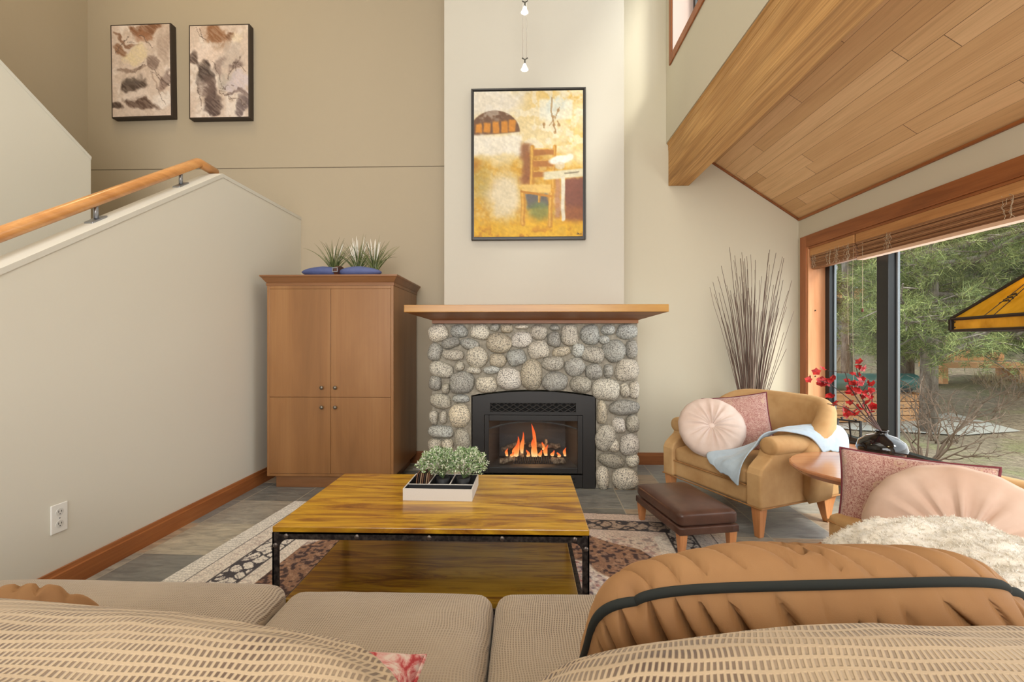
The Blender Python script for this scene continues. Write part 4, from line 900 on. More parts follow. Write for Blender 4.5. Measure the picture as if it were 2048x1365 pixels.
for (xa, xb, za, zb, kx, kz) in ((-hw + .021, xs - .0012, zs_ + .0015, 1.487, 643, 776), (xs + .0012, hw - .021, zs_ + .0015, 1.487, 670, 776), (-hw + .021, xs - .0012, .1135, zs_ - .0015, 643, 815.5), (xs + .0012, hw - .021, .1135, zs_ - .0015, 670, 815.5)):
    d_ = MB().box(xa, xb, fy - .0005, fy + .018, za, zb).build('door', W_CAB, cab, bevel=.0015)
    p = at(kx, kz, 3.325); MB().lathe([(.006, 0), (.006, -.010), (.013, -.014), (.0145, -.019), (.012, -.024), (.003, -.027)], 16, (p.x - cx, fy - .0005, p.z), 'Y').build('knob', M_KNB, d_, smooth=True)

# blue bolster and grass plants on top
blu = thing('blue_bolster', 'blue fabric bolster with a brown buckled strap on top of the cabinet', 'cushion', (-1.412, 3.47, 1.589))
b = MB()
for s_ in (-1, 1):
    b.ell((s_ * .145, 0, .040), (.165, .085, .045), 22, 12, lambda q, s_=s_: Vector((q.x, q.y * (1 + .1 * s_ * 0), max(q.z, -.039) * (1 - .25 * max(0, s_ * q.x / .165)) )))
b.build('cover', m_velvet('blue_cloth', c(72, 82, 126), c(90, 100, 146), .8, .2), blu, smooth=True)
b = MB(); b.rings([[(xx, .088 * cos(2 * PI * i / 20), .043 + .043 * sin(2 * PI * i / 20)) for i in range(20)] for xx in (-.03, -.001)]); b.build('strap', m_plain('brown_leather', c(92, 58, 48), .5), blu)
b = MB(); b.box(-.036, .006, -.094, -.086, .03, .036); b.box(-.036, .006, -.094, -.086, .058, .064); b.box(-.036, -.031, -.094, -.086, .036, .058); b.box(.001, .006, -.094, -.086, .036, .058); b.build('buckle', M_STEEL, blu)
M_BLADE = m_needles('grass_blades', c(64, 76, 44), c(100, 112, 66), c(136, 144, 92)); M_PLUME = m_plain('white_plume', c(236, 232, 222), .8); M_POT = m_plain('dark_pot', c(40, 40, 42), .6)
def grass_plant(x, y, seed, npl, label):
    t = thing('grass_plant', label, 'plant', (x, y, 1.589), group='grass plants on the cabinet'); rg = random.Random(seed)
    MB().lathe([(.03, 0), (.04, .06), (.036, .06), (.034, .05)], 16).build('pot', M_POT, t, smooth=True)
    b = MB()
    for k in range(54):
        a = rg.uniform(0, 2 * PI); ln = rg.uniform(.18, .38); lean = rg.uniform(.05, .75) ; cv = rg.uniform(.1, .9); w_ = rg.uniform(.0022, .0036); pts = []
        for i in range(8):
            f_ = i / 7; r_ = ln * (f_ * lean * .7 + f_ ** 2.2 * cv * .35); z_ = .05 + ln * (f_ * (1 - lean * .35) - f_ ** 3 * cv * .30); pts.append((r_ * cos(a) + .01 * cos(a * 3), r_ * sin(a) * .8, z_))
        b.tube(pts, [w_ * (1 - .9 * (i / 7) ** 2) for i in range(8)], 4)
    b.build('blades', M_BLADE, t, smooth=True); b = MB()
    for k in range(npl):
        a = rg.uniform(0, 2 * PI); le = rg.uniform(0, .35); h_ = rg.uniform(.23, .33); d_ = Vector((le * cos(a), le * sin(a) * .6, 1)).normalized(); p0 = Vector((0, 0, .05)); 
        b.tube([p0 + d_ * h_ * f_ for f_ in (0, .4, .5)], .0012, 4); b.tube([p0 + d_ * h_ * f_ for f_ in (.5, .6, .75, .9, 1.0)], [.0012, .0036, .004, .0028, .0008], 6)
    b.build('plumes', M_PLUME, t, smooth=True); return t
grass_plant(-1.555, 3.66, 1, 3, 'leftmost grass plant on the cabinet, one tall white plume')
grass_plant(-1.372, 3.70, 2, 11, 'middle grass plant on the cabinet, dense white plumes')
grass_plant(-1.225, 3.66, 3, 7, 'rightmost grass plant on the cabinet, nearest the chimney')
b = MB(); b.tube([(-.955, 3.98, .008), (-.90, 3.96, .006), (-.84, 3.95, .006), (-.77, 3.93, .006), (-.75, 3.90, .006), (-.79, 3.87, .006), (-.86, 3.85, .006), (-.955, 3.86, .006)], .004, 6)
tag(b.build('power_cord', M_WHT, smooth=True), 'thin white power cord on the floor between cabinet and hearth', 'cord')
# ================================================================ rug
def rugfn(U, V):
    w_, h_ = 2.75, 2.0; a = U * w_; bb_ = V * h_
    da = np.minimum(a, w_ - a) - .10; db = np.minimum(bb_, h_ - bb_); d = np.minimum(da, db)
    r1 = np.random.RandomState(1).rand(*U.shape); r2 = np.random.RandomState(2).rand(*U.shape); r3 = np.random.RandomState(3).rand(*U.shape)
    img = np.ones(U.shape + (3,)) * hexrgb(206, 192, 178)
    sp = lambda t: (t).astype(float)
    # field speckle
    cell = fbm(a * 55, bb_ * 55, 5, 1); cell2 = fbm(a * 60 + 9, bb_ * 60, 6, 1)
    field = np.ones(U.shape + (3,)) * hexrgb(202, 180, 172)
    field = lay(field, (98, 84, 98), sstep(.55, .62, cell) * .85); field = lay(field, (172, 110, 104), sstep(.6, .68, cell2) * .7); field = lay(field, (232, 224, 214), sstep(.62, .7, fbm(a * 62, bb_ * 62 + 5, 7, 1)) * .8)
    brown = np.ones(U.shape + (3,)) * hexrgb(142, 106, 84); brown = lay(brown, (58, 42, 44), sstep(.52, .6, cell) * .85); brown = lay(brown, (176, 140, 114), sstep(.6, .68, cell2) * .6)
    cream = np.ones(U.shape + (3,)) * hexrgb(206, 190, 176); cream = lay(cream, (128, 112, 112), sstep(.60, .66, cell) * .6); cream = lay(cream, (190, 150, 140), sstep(.64, .7, cell2) * .5)
    x_ = (a - w_ / 2); y_ = (bb_ - h_ / 2); ang = np.arctan2(y_ / .8, x_ / 1.1)
    f = np.hypot(x_ / 1.1, y_ / .8) + .035 * np.abs(np.sin(ang * 9)) 
    img = cream; img = lay(img, (0, 0, 0), np.zeros_like(U))
    m1 = 1 - sstep(.995, 1.0, f); img = img * (1 - m1[..., None]) + brown * m1[..., None]
    edge = (1 - sstep(.0, .018, np.abs(f - .66))); m2 = 1 - sstep(.66, .665, f); img = img * (1 - m2[..., None]) + field * m2[..., None]; img = lay(img, (228, 216, 200), edge * .9)
    # borders
    scroll = np.abs(np.sin(a * 26 + 2.2 * np.sin(bb_ * 31)) + np.sin(bb_ * 26 + 2.2 * np.sin(a * 31))); scroll2 = np.abs(np.sin(a * 60 + 1.5 * np.sin(bb_ * 55)) * 1.1 + np.sin(bb_ * 62 + 1.7 * np.sin(a * 50)))
    side = (da < db)
    bd = np.ones(U.shape + (3,)) * hexrgb(216, 206, 194); bd = lay(bd, (178, 158, 150), sp((scroll2 < .16)) * .55)
    bd = lay(bd, (188, 160, 148), (~side) * .45)
    orn = ((d > .115) & (d < .25)); oc = np.where(side[..., None], np.ones_like(bd) * hexrgb(214, 206, 196), np.ones_like(bd) * hexrgb(168, 148, 132))
    oc = lay(oc, (52, 48, 54), sp(scroll < .30) * .9); oc = lay(oc, (70, 62, 70), sp(scroll2 < .14) * .7); bd = np.where(orn[..., None], oc, bd)
    for e in (.004, .113, .25): bd = lay(bd, (66, 62, 64), sp(np.abs(d - e) < .0045) * .9)
    bm_ = (d < .33); img = np.where(bm_[..., None], bd, img)
    fr = (da < 0); fc = np.ones_like(bd) * hexrgb(222, 216, 206); fc = lay(fc, (170, 164, 156), sp(np.sin(bb_ * 2 * PI / .022) > .5) * .5); img = np.where(fr[..., None], fc, img)
    return img * (.88 + .24 * r1[..., None])
rg = thing('area_rug', 'cream and brown patterned wool rug with white fringe under the coffee table', 'rug', (-.277, 1.956, .008), R(-4.5))
ro = picture('pile', 2.75, 2.0, 500, 364, rugfn, m_attr('rug_wool', .95), rg); ro.rotation_euler = (-PI / 2, 0, 0)
MB().box(-1.30, 1.30, -.995, .995, -.0075, -.0005).build('backing', m_plain('rug_backing', c(150, 130, 112), .95), rg)

# ================================================================ coffee table
ct = thing('coffee_table', 'low coffee table with mango wood top, lower shelf and riveted black iron frame', 'table', (-.332, 1.888, .008))
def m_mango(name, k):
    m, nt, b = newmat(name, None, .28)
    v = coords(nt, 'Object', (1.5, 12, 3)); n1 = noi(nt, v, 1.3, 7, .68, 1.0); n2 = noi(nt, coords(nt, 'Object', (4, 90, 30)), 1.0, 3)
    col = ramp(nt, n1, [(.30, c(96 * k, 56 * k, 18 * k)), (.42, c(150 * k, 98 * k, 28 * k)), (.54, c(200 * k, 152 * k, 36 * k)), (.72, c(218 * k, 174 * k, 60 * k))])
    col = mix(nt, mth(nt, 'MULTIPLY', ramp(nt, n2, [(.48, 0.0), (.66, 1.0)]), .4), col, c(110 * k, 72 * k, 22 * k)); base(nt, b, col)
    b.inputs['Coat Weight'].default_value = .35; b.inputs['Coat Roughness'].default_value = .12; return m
hx, hy = .553, .319; TZ = .442
MB().box(-hx, hx, -hy, hy, TZ - .020, TZ).build('table_top', m_mango('mango_wood', 1.0), ct, bevel=.003)
MB().box(-hx + .028, hx - .028, -hy + .028, hy - .028, .150, .172).build('shelf', m_mango('mango_wood_shaded', .82), ct, bevel=.003)  # same wood, colour darkened for the shade under the table top
M_IRON = newmat('black_iron', None, .5, Metallic=.55); _nt = M_IRON[1]; base(_nt, M_IRON[2], ramp(_nt, noi(_nt, coords(_nt), 60, 4), [(.4, c(38, 34, 34)), (.7, c(84, 76, 72))])); M_IRON = M_IRON[0]
b = MB(); zt_ = TZ - .0205
for sy in (-1, 1): b.box(-hx + .024, hx - .024, sy * hy, sy * (hy - .005), zt_ - .024, zt_); b.box(-hx + .024, hx - .024, sy * hy, sy * (hy - .02), zt_ - .005, zt_)
for sx_ in (-1, 1): b.box(sx_ * hx, sx_ * (hx - .005), -hy + .024, hy - .024, zt_ - .024, zt_)
b.build('apron_rail', M_IRON, ct)
b = MB()
for sy in (-1, 1): b.box(-hx + .01, hx - .01, sy * (hy - .006), sy * (hy - .026), .14, .150)
for sx_ in (-1, 1): b.box(sx_ * (hx - .006), sx_ * (hx - .026), -hy + .02, hy - .02, .14, .150)
b.build('shelf_rail', M_IRON, ct)
for sx_ in (-1, 1):
    for sy in (-1, 1):
        b = MB(); b.box(sx_ * hx, sx_ * (hx - .024), sy * (hy), sy * (hy - .005), 0, zt_); b.box(sx_ * hx, sx_ * (hx - .005), sy * (hy), sy * (hy - .024), 0, zt_)
        q = [(hx - .024, zt_ - .024), (hx - .058, zt_ - .024)] + [(hx - .024 - .034 * (1 - sin(a * PI / 12)), zt_ - .024 - .034 * (1 - cos(a * PI / 12))) for a in range(1, 6)] + [(hx - .024, zt_ - .058)]
        b.prism([(sx_ * p[0], p[1]) for p in q], 'Y', sy * hy, sy * (hy - .004)); b.build('leg', M_IRON, ct)
M_RIV = m_plain('rivet', c(120, 112, 108), .35, Metallic=.8)
for sy in (-1, 1):
    for px_, pz_ in [(-hx + .05, -.012), (-hx + .30, -.012), (0.0, -.012), (hx - .30, -.012), (hx - .05, -.012), (-hx + .012, -.045), (hx - .012, -.045)]:
        MB().ell((px_, sy * (hy + .001), zt_ + pz_), (.009, .005, .009), 10, 6).build('rivet', M_RIV, ct, smooth=True)
CTZ = TZ + .008
# organiser tray, two small shrubs and coasters
tr = thing('organiser_tray', 'white linen covered tray with black compartments on the coffee table', 'tray', (-.354, 1.945, CTZ), R(-1))
M_LIN = newmat('grey_linen', None, .9); _nt = M_LIN[1]; base(_nt, M_LIN[2], mix(_nt, noi(_nt, coords(_nt), 500, 2), c(196, 190, 184), c(226, 222, 216))); M_LIN = M_LIN[0]
tw, td, th_ = .142, .106, .048; b = MB()
b.box(-tw, tw, -td, -td + .004, 0, th_); b.box(-tw, tw, td - .004, td, 0, th_); b.box(-tw, -tw + .004, -td + .004, td - .004, 0, th_); b.box(tw - .004, tw, -td + .004, td - .004, 0, th_); b.build('shell', M_LIN, tr)
M_TBK = m_plain('tray_black', c(30, 29, 32), .7); b = MB(); i = .0045; b.box(-tw + i, tw - i, -td + i, td - i, .001, .004)
for q in ((-tw + i, tw - i, -td + i, -td + i + .001), (-tw + i, tw - i, td - i - .001, td - i), (-tw + i, -tw + i + .001, -td + i, td - i), (tw - i - .001, tw - i, -td + i, td - i)): b.box(*q, .004, th_ - .002)
b.box(-tw + i, tw - i, -.042, -.038, .004, th_ - .003); b.box(-.054, -.050, -.038, td - i, .004, th_ - .003); b.box(.036, .040, -.038, td - i, .004, th_ - .003); b.build('lining', M_TBK, tr)
b = MB(); b.box(-tw + i, tw - i, -.0425, -.0375, th_ - .003, th_ - .001); b.box(-.0545, -.0495, -.0375, td - i, th_ - .003, th_ - .001); b.box(.0355, .0405, -.0375, td - i, th_ - .003, th_ - .001); b.build('divider_edge', M_LIN, tr)
M_CO = [m_plain('coaster_brown', c(124, 88, 66), .5), m_plain('coaster_dark', c(58, 46, 42), .5), m_plain('coaster_tan', c(170, 140, 112), .5)]
for k in range(7):
    o = MB().box(-.0023, .0023, -.04, .04, 0, .076).build('coaster', M_CO[k % 3], bevel=.001); o.location = (-.354 - .116 + .0085 * k, 1.945 + .034 + .002, CTZ + .0046); o.rotation_euler = (R(-58 + 90 - 32), R(7), R(-1))
    tag(o, 'thin coaster standing on edge in the tray compartment', 'coaster', 'coasters in the tray')
M_LEAF = m_needles('shrub_leaves', c(84, 116, 66), c(128, 160, 102), c(184, 204, 156)); M_TIP = m_plain('pale_tips', c(222, 226, 204), .7)
def small_shrub(x, y, seed, label, sx_=1.0, side=0.0):
    t = thing('potted_shrub', label, 'plant', (x, y, CTZ + .0046), group='small potted shrubs in the tray'); rng = np.random.RandomState(seed)
    MB().lathe([(.024, 0), (.030, .05), (.027, .05), (.025, .042)], 16).build('pot', M_POT, t, smooth=True)
    n = 1500; d = rng.normal(size=(n, 3)); d /= np.linalg.norm(d, axis=1, keepdims=True); d[:, 2] = np.where(d[:, 2] < -.45, -d[:, 2], d[:, 2])
    r_ = .45 + .6 * rng.rand(n, 1) ** .5 * (1 + .25 * np.sin(d[:, :1] * 9 + seed) * np.cos(d[:, 2:] * 8)); P = d * r_ * np.array([.084 * sx_, .072, .064]) + np.array([side, 0, .108]); P[:, 2] = np.maximum(P[:, 2], .052)
    st = MB()
    for k in range(26):
        q = P[rng.randint(n)]; st.tube([(0, 0, .045), (q[0] * .4, q[1] * .4, .045 + (q[2] - .045) * .6), tuple(q)], .0011, 4)
    st.build('stems', m_plain('green_stem', c(96, 116, 70), .7), t)
    def leaves(P_, name, mt, L, W):
        m_ = len(P_); dd = P_ - np.array([0, 0, .07]); dd /= np.linalg.norm(dd, axis=1, keepdims=True); dd = dd + rng.normal(size=(m_, 3)) * .7; dd /= np.linalg.norm(dd, axis=1, keepdims=True); pp = np.cross(dd, rng.normal(size=(m_, 3))); pp /= np.linalg.norm(pp, axis=1, keepdims=True)
        l = L * (.6 + .7 * rng.rand(m_, 1)); b = MB(); A = P_; B = P_ + dd * l * .5 + pp * W; C_ = P_ + dd * l; D = P_ + dd * l * .5 - pp * W
        b.v = [tuple(x_) for x_ in np.stack([A, B, C_, D], 1).reshape(-1, 3)]; b.f = [(4 * k, 4 * k + 1, 4 * k + 2, 4 * k + 3) for k in range(m_)]; b.mi = [0] * m_
        return b.build(name, mt, t)
    leaves(P, 'leaves', M_LEAF, .012, .0028)['kind'] = 'stuff'; sel = P[np.linalg.norm((P - np.array([side, 0, .098])) / np.array([.074 * sx_, .066, .056]), axis=1) > .8]
    sel = sel[rng.rand(len(sel)) < .55]; leaves(np.repeat(sel, 2, axis=0) + rng.normal(size=(len(sel) * 2, 3)) * .002, 'pale_tips', M_TIP, .009, .0026)['kind'] = 'stuff'
small_shrub(-.354 - .004, 1.945 + .035, 41, 'small leafy potted shrub in the tray, nearer the cabinet', 1.0, -.022); small_shrub(-.354 + .085, 1.945 + .037, 42, 'small leafy potted shrub in the tray, nearer the hearth opening', 1.0, .012)

# ================================================================ ottoman
om = thing('footstool', 'low brown leather footstool with tapered wood legs on the rug edge', 'ottoman', (.894, 2.604, 0), R(11))
M_LEA = newmat('brown_leather_seat', None, .33); _nt = M_LEA[1]; base(_nt, M_LEA[2], ramp(_nt, noi(_nt, coords(_nt), 12, 5), [(.35, c(78, 52, 42)), (.7, c(96, 66, 54))])); bump(_nt, M_LEA[2], noi(_nt, coords(_nt), 260, 2), .12, .002); M_LEA = M_LEA[0]
ohx, ohy = .165, .255
MB().rbox((0, 0, .188), (ohx, ohy, .036), (.022, .022, .022), 10, lambda w, p: Vector((w.x, w.y, w.z + (.014 * (1 - p[0] ** 2) * (1 - p[1] ** 2) if p[2] > 0 else 0)))).build('cushion', M_LEA, om, smooth=True, weld=True)
MB().rbox((0, 0, .132), (ohx + .003, ohy + .003, .021), .008, 6).build('base_band', M_LEA, om, smooth=True, weld=True)
W_LEG = m_wood('leg_wood', c(186, 118, 66), c(206, 140, 88), c(222, 160, 108), 'Z', 1.0, .4, .2)
for sx_ in (-1, 1):
    for sy in (-1, 1):
        X_, Y_ = sx_ * (ohx - .026), sy * (ohy - .026); w0, w1 = .022, .014
        MB().rings([[(X_ + a * w_, Y_ + b2 * w_, z) for a, b2 in ((-1, -1), (1, -1), (1, 1), (-1, 1))] for w_, z in ((w1, .0085 if sx_ < 0 else .0), (w0, .112))]).build('leg', W_LEG, om, bevel=.002)

# ================================================================ armchairs
M_CAM = m_velvet('camel_velvet', c(178, 136, 86), c(206, 168, 118), .85, .5, 5)
def armchair(label, loc, rz):
    t = thing('armchair', label, 'chair', loc, rz)
    b = MB(); b.rbox((0, .01, .222), (.375, .33, .055), .012, 5); b.build('seat_frame', M_CAM, t, smooth=True, weld=True)
    b = MB(); b.rbox((0, -.02, .322), (.293, .308, .052), (.03, .03, .03), 10, lambda w, p: Vector((w.x, w.y, w.z + (.028 * (1 - p[0] ** 4) * (1 - p[1] ** 4) if p[2] > 0 else 0)))); b.build('seat_cushion', M_CAM, t, smooth=True, weld=True)
    for s_ in (-1, 1):
        b = MB(); pr = [(-.335, .168), (-.338, .355), (-.325, .385), (-.29, .415), (-.25, .445), (-.225, .50), (.30, .50), (.33, .168)]
        b.prism(pr, 'X', s_ * .295, s_ * .392); o = b.build('arm_panel', M_CAM, t, bevel=.012, seg=3)
        b = MB(); rs = []
        for yy, r_ in ((-.243, .002), (-.246, .030), (-.243, .048), (-.232, .052), (-.20, .053), (.0, .054), (.28, .055), (.30, .03)):
            rs.append([(s_ * (.362 + .0) + s_ * r_ * 1.12 * cos(2 * PI * i / 20), yy, .505 + r_ * sin(2 * PI * i / 20)) for i in range(20)])
        b.rings(rs); b.build('arm_roll', M_CAM, t, smooth=True)
    b = MB(); rs = []; NU = 44
    for k in range(NU + 1):
        u = -1 + 2 * k / NU; th2 = u * R(90)
        def plan(th): return Vector((.385 * math.copysign(abs(sin(th)) ** .62, sin(th)), .005 + .345 * abs(cos(th)) ** .50, 0))
        P = plan(th2); e = 1e-3; a_, c_ = plan(max(-R(90), th2 - .02)), plan(min(R(90), th2 + .02)); tg = (c_ - a_).normalized(); nrm = Vector((tg.y, -tg.x, 0)); nrm = nrm if nrm.dot(P - Vector((0, -.2, 0))) > 0 else -nrm
        zt = .50 + .252 * max(0.0, 1 - abs(u) ** 3.2) ** .55; tk = .052; pts = [P - nrm * tk + Vector((0, 0, .30)), P - nrm * tk * 1.0 + Vector((0, 0, (.30 + zt) / 2)), P - nrm * tk + nrm * .01 + Vector((0, 0, zt - tk))]
        for j in range(7): pts.append(P + nrm * (.012 + tk * -cos(PI * j / 6) ) * 1.0 + Vector((0, 0, zt - tk + tk * sin(PI * j / 6))))
        pts += [P + nrm * (tk + .004) + Vector((0, 0, .35)), P + nrm * (tk - .012) + Vector((0, 0, .168))]; rs.append(pts)
    b.rings(rs); b.build('backrest', M_CAM, t, smooth=True)
    for s_ in (-1, 1):
        MB().rings([[(s_ * .352 + a * w_, -.300 + b2 * w_, z) for a, b2 in ((-1, -1), (1, -1), (1, 1), (-1, 1))] for w_, z in ((.017, 0), (.030, .168))]).build('leg', W_LEG, t, bevel=.003)
        rs = []
        for z, y0_, y1_, w_ in ((0, .262, .300, .016), (.05, .243, .293, .02), (.11, .222, .302, .026), (.168, .205, .325, .030)): rs.append([(s_ * .350 - w_, y0_, z), (s_ * .350 + w_, y0_, z), (s_ * .350 + w_, y1_, z), (s_ * .350 - w_, y1_, z)])
        MB().rings(rs).build('leg', W_LEG, t, bevel=.003)
    b = MB(); pp = [(-.394, .33, .170), (-.394, -.335, .170), (.394, -.335, .170), (.394, .33, .170)]; b.tube(pp, .0045, 6); b.tube([(-.29, -.329, .278), (.29, -.329, .278)], .0045, 6); b.build('piping', m_velvet('camel_piping', c(150, 104, 56), c(176, 130, 80)), t)
    return t
AC = (1.444, 3.034, 0); ARZ = math.atan2(-.914, .406)
ac = armchair('camel velvet armchair in the window corner with a pale blue throw over its arm', AC, ARZ)
AM = Matrix.Translation(AC) @ Matrix.Rotation(ARZ, 4, 'Z')

def pillow(w, h, t_, kx=.05, kz=.05, n=26, fn=None, p=.42, corner=0.0):
    b = MB()
    def pos(u, v, s_):
        x, z = u * 2 - 1, v * 2 - 1
        x, z = math.copysign(abs(x) ** .8, x), math.copysign(abs(z) ** .8, z)
        th = (max(0, 1 - x * x) * max(0, 1 - z * z)) ** p
        if corner:
            k = 1 - corner * (abs(x) * abs(z)) ** 4
        else: k = 1
        X = x * w / 2 * (1 - kx * (1 - z * z)) * k; Z = z * h / 2 * (1 - kz * (1 - x * x)) * k; e = fn(X, Z, s_, x, z) if fn else 0
        return Vector((X, s_ * (t_ / 2 * th + e * min(1.0, th * 3.2)), Z))
    b.grid(lambda u, v: pos(u, v, -1), n, n); b.grid(lambda u, v: pos(1 - u, v, 1), n, n)
    out = [pos(i / n, 0, -1) for i in range(n)] + [pos(1, i / n, -1) for i in range(n)] + [pos(1 - i / n, 1, -1) for i in range(n)] + [pos(0, 1 - i / n, -1) for i in range(n)]
    return b, out
def loop_tube(b, pts, r, n=6):
    rs = []; m = len(pts)
    for i, p in enumerate(pts):
        d = (pts[(i + 1) % m] - pts[i - 1]).normalized(); sx_ = d.cross(Vector((0, 1, 0))).normalized(); sy = Vector((0, 1, 0)); rs.append([p + (sx_ * cos(2 * PI * k / n) + sy * sin(2 * PI * k / n)) * r for k in range(n)])
    rs.append(rs[0]); return b.rings(rs, False, False)
def m_paisley():
    m, nt, b = newmat('paisley_cloth', None, .85); v = coords(nt, 'Object', (1, 1, 1))
    w1 = N(nt, 'ShaderNodeTexVoronoi', {'Vector': v, 'Scale': 11.0}).outputs[0]; rings_ = mth(nt, 'SINE', mth(nt, 'MULTIPLY', w1, 34))
    n0 = noi(nt, v, 80, 2, .5, 1.8); n1 = noi(nt, v, 190, 2, .6, 2.0)
    lines = ramp(nt, n0, [(.44, 0.0), (.49, 1.0), (.53, 1.0), (.58, 0.0)]); fine_ = ramp(nt, n1, [(.46, 0.0), (.5, 1.0), (.54, 0.0)])
    col = mix(nt, lines, c(204, 170, 156), c(152, 92, 86)); col = mix(nt, mth(nt, 'MULTIPLY', ramp(nt, rings_, [(.2, 0.0), (.7, 1.0)]), mth(nt, 'MULTIPLY', ramp(nt, w1, [(.25, 1.0), (.42, 0.0)]), .75)), col, c(198, 168, 142))
    col = mix(nt, mth(nt, 'MULTIPLY', fine_, .5), col, c(128, 58, 62)); col = mix(nt, mth(nt, 'MULTIPLY', ramp(nt, noi(nt, v, 4, 2), [(.5, 0), (.7, 1.0)]), .25), col, c(176, 104, 100))
    base(nt, b, col); bump(nt, b, n1, .1, .002); b.inputs['Sheen Weight'].default_value = .3; return m
M_PAI = m_paisley(); M_PIP = m_plain('burgundy_piping', c(112, 44, 52), .8)
def place(t, loc, rz, tilt, roll=0.0):
    t.location = loc; t.rotation_euler = (Matrix.Rotation(rz, 3, 'Z') @ Matrix.Rotation(tilt, 3, 'X') @ Matrix.Rotation(roll, 3, 'Y')).to_euler()
def paisley(label, w, h, t_, loc, rz, tilt, roll=0.0):
    t = thing('paisley_cushion', label, 'cushion'); b, out = pillow(w, h, t_, .06, .06, 26, lambda X, Z, s_, x, z: .006 * noise.noise(Vector((X * 9, Z * 9, s_ * 3 + w)))); b.build('cover', M_PAI, t, smooth=True, weld=True)
    loop_tube(MB(), out, .0045).build('piping', M_PIP, t, smooth=True); place(t, loc, rz, tilt, roll); return t
M_PINK = m_velvet('pink_velvet', c(208, 184, 170), c(224, 206, 195), .8, .5, 7); M_PINK2 = m_velvet('rose_velvet', c(196, 164, 144), c(214, 186, 168), .8, .5, 7)
def round_pillow(label, r, t_, loc, rz, tilt, roll=0.0, mt=None):
    t = thing('round_pillow', label, 'pillow'); b = MB(); rs = []; nt_, nr = 96, 16
    for s_ in (-1, 1):
        for j in range(nr + 1):
            f = (j / nr) if s_ < 0 else (1 - j / nr); f = max(f, .012); ring = []
            if s_ > 0 and j == 0: continue
            for i in range(nt_):
                th = 2 * PI * i / nt_; ph = .8 * sin(th * 2 + 1) + .5 * sin(th * 5)
                thick = t_ / 2 * max(0, 1 - f ** 3.2) ** .5 * (1 - .55 * math.exp(-(f / .20) ** 2))
                pl = .0085 * (sin(th * 17 + ph) + .6 * sin(th * 29 + 2 * ph)) * math.exp(-((f - .35) / .35) ** 2) * (f > .03)
                rr_ = r * (1 + .012 * sin(th * 3 + 1) + .006 * sin(th * 17 + ph) * f)
                ring.append((rr_ * f * cos(th), s_ * (thick + pl), rr_ * f * sin(th)))
            rs.append(ring)
    b.rings(rs); b.build('cover', mt or M_PINK, t, smooth=True)
    MB().ell((0, -t_ / 2 * .47, 0), (.021, .010, .021), 16, 8).build('button', mt or M_PINK, t, smooth=True)
    place(t, loc, rz, tilt, roll); return t
paisley('red and beige paisley cushion leaning in the corner armchair behind the round pillow', .40, .38, .13, (1.415, 3.07, .548), R(-30), R(-14), R(-10))
round_pillow('round pale pink pleated pillow with centre button on the corner armchair', .205, .13, (1.213, 3.00, .538), R(-15), R(-30))

# pale blue throw over the near arm of the corner armchair
rowsA = [(.452, .08, .46), (.438, .0, .545), (.39, -.10, .576), (.345, -.17, .578), (.312, -.22, .555), (.300, -.27, .495), (.290, -.315, .445), (.280, -.345, .39), (.275, -.36, .33), (.270, -.362, .27)]
rowsB = [(.452, .31, .46), (.440, .315, .54), (.385, .31, .588), (.31, .19, .588), (.255, .06, .568), (.21, -.04, .522), (.17, -.12, .475), (.10, -.2, .428), (.015, -.33, .398), (.06, -.358, .345)]
def crom(P, t):
    n = len(P) - 1; x = min(t * n, n - 1e-6); i = int(x); f = x - i; g_ = lambda k: Vector(P[max(0, min(n, k))]); a, b_, c_, d = g_(i - 1), g_(i), g_(i + 1), g_(i + 2)
    return .5 * (2 * b_ + (c_ - a) * f + (2 * a - 5 * b_ + 4 * c_ - d) * f * f + (3 * b_ - a - 3 * c_ + d) * f ** 3)
def thr(u, v):
    A, B = crom(rowsA, v), crom(rowsB, v); p = A.lerp(B, u); k = sin(PI * u) * (.35 + .65 * min(1, abs(v - .3) * 3))
    return p + Vector((0, 0, .010 * sin(u * 9 + v * 5) * k + .006 * abs(sin(u * 17 - v * 7)) * k + .003 * (u in (0,))))
M_BLUE = newmat('pale_blue_knit', None, .9); _nt = M_BLUE[1]; base(_nt, M_BLUE[2], mix(_nt, noi(_nt, coords(_nt), 30, 4), c(160, 180, 196), c(190, 206, 218))); M_BLUE[2].inputs['Sheen Weight'].default_value = .4; bump(_nt, M_BLUE[2], noi(_nt, coords(_nt), 350, 2), .3, .003); M_BLUE = M_BLUE[0]
o = MB().grid(thr, 30, 54).build('throw_blanket', M_BLUE, smooth=True); o.matrix_world = AM; sd_ = o.modifiers.new('thick', 'SOLIDIFY'); sd_.thickness = .006; sd_.offset = 1
tag(o, 'pale blue knitted throw draped over the arm of the corner armchair', 'blanket')

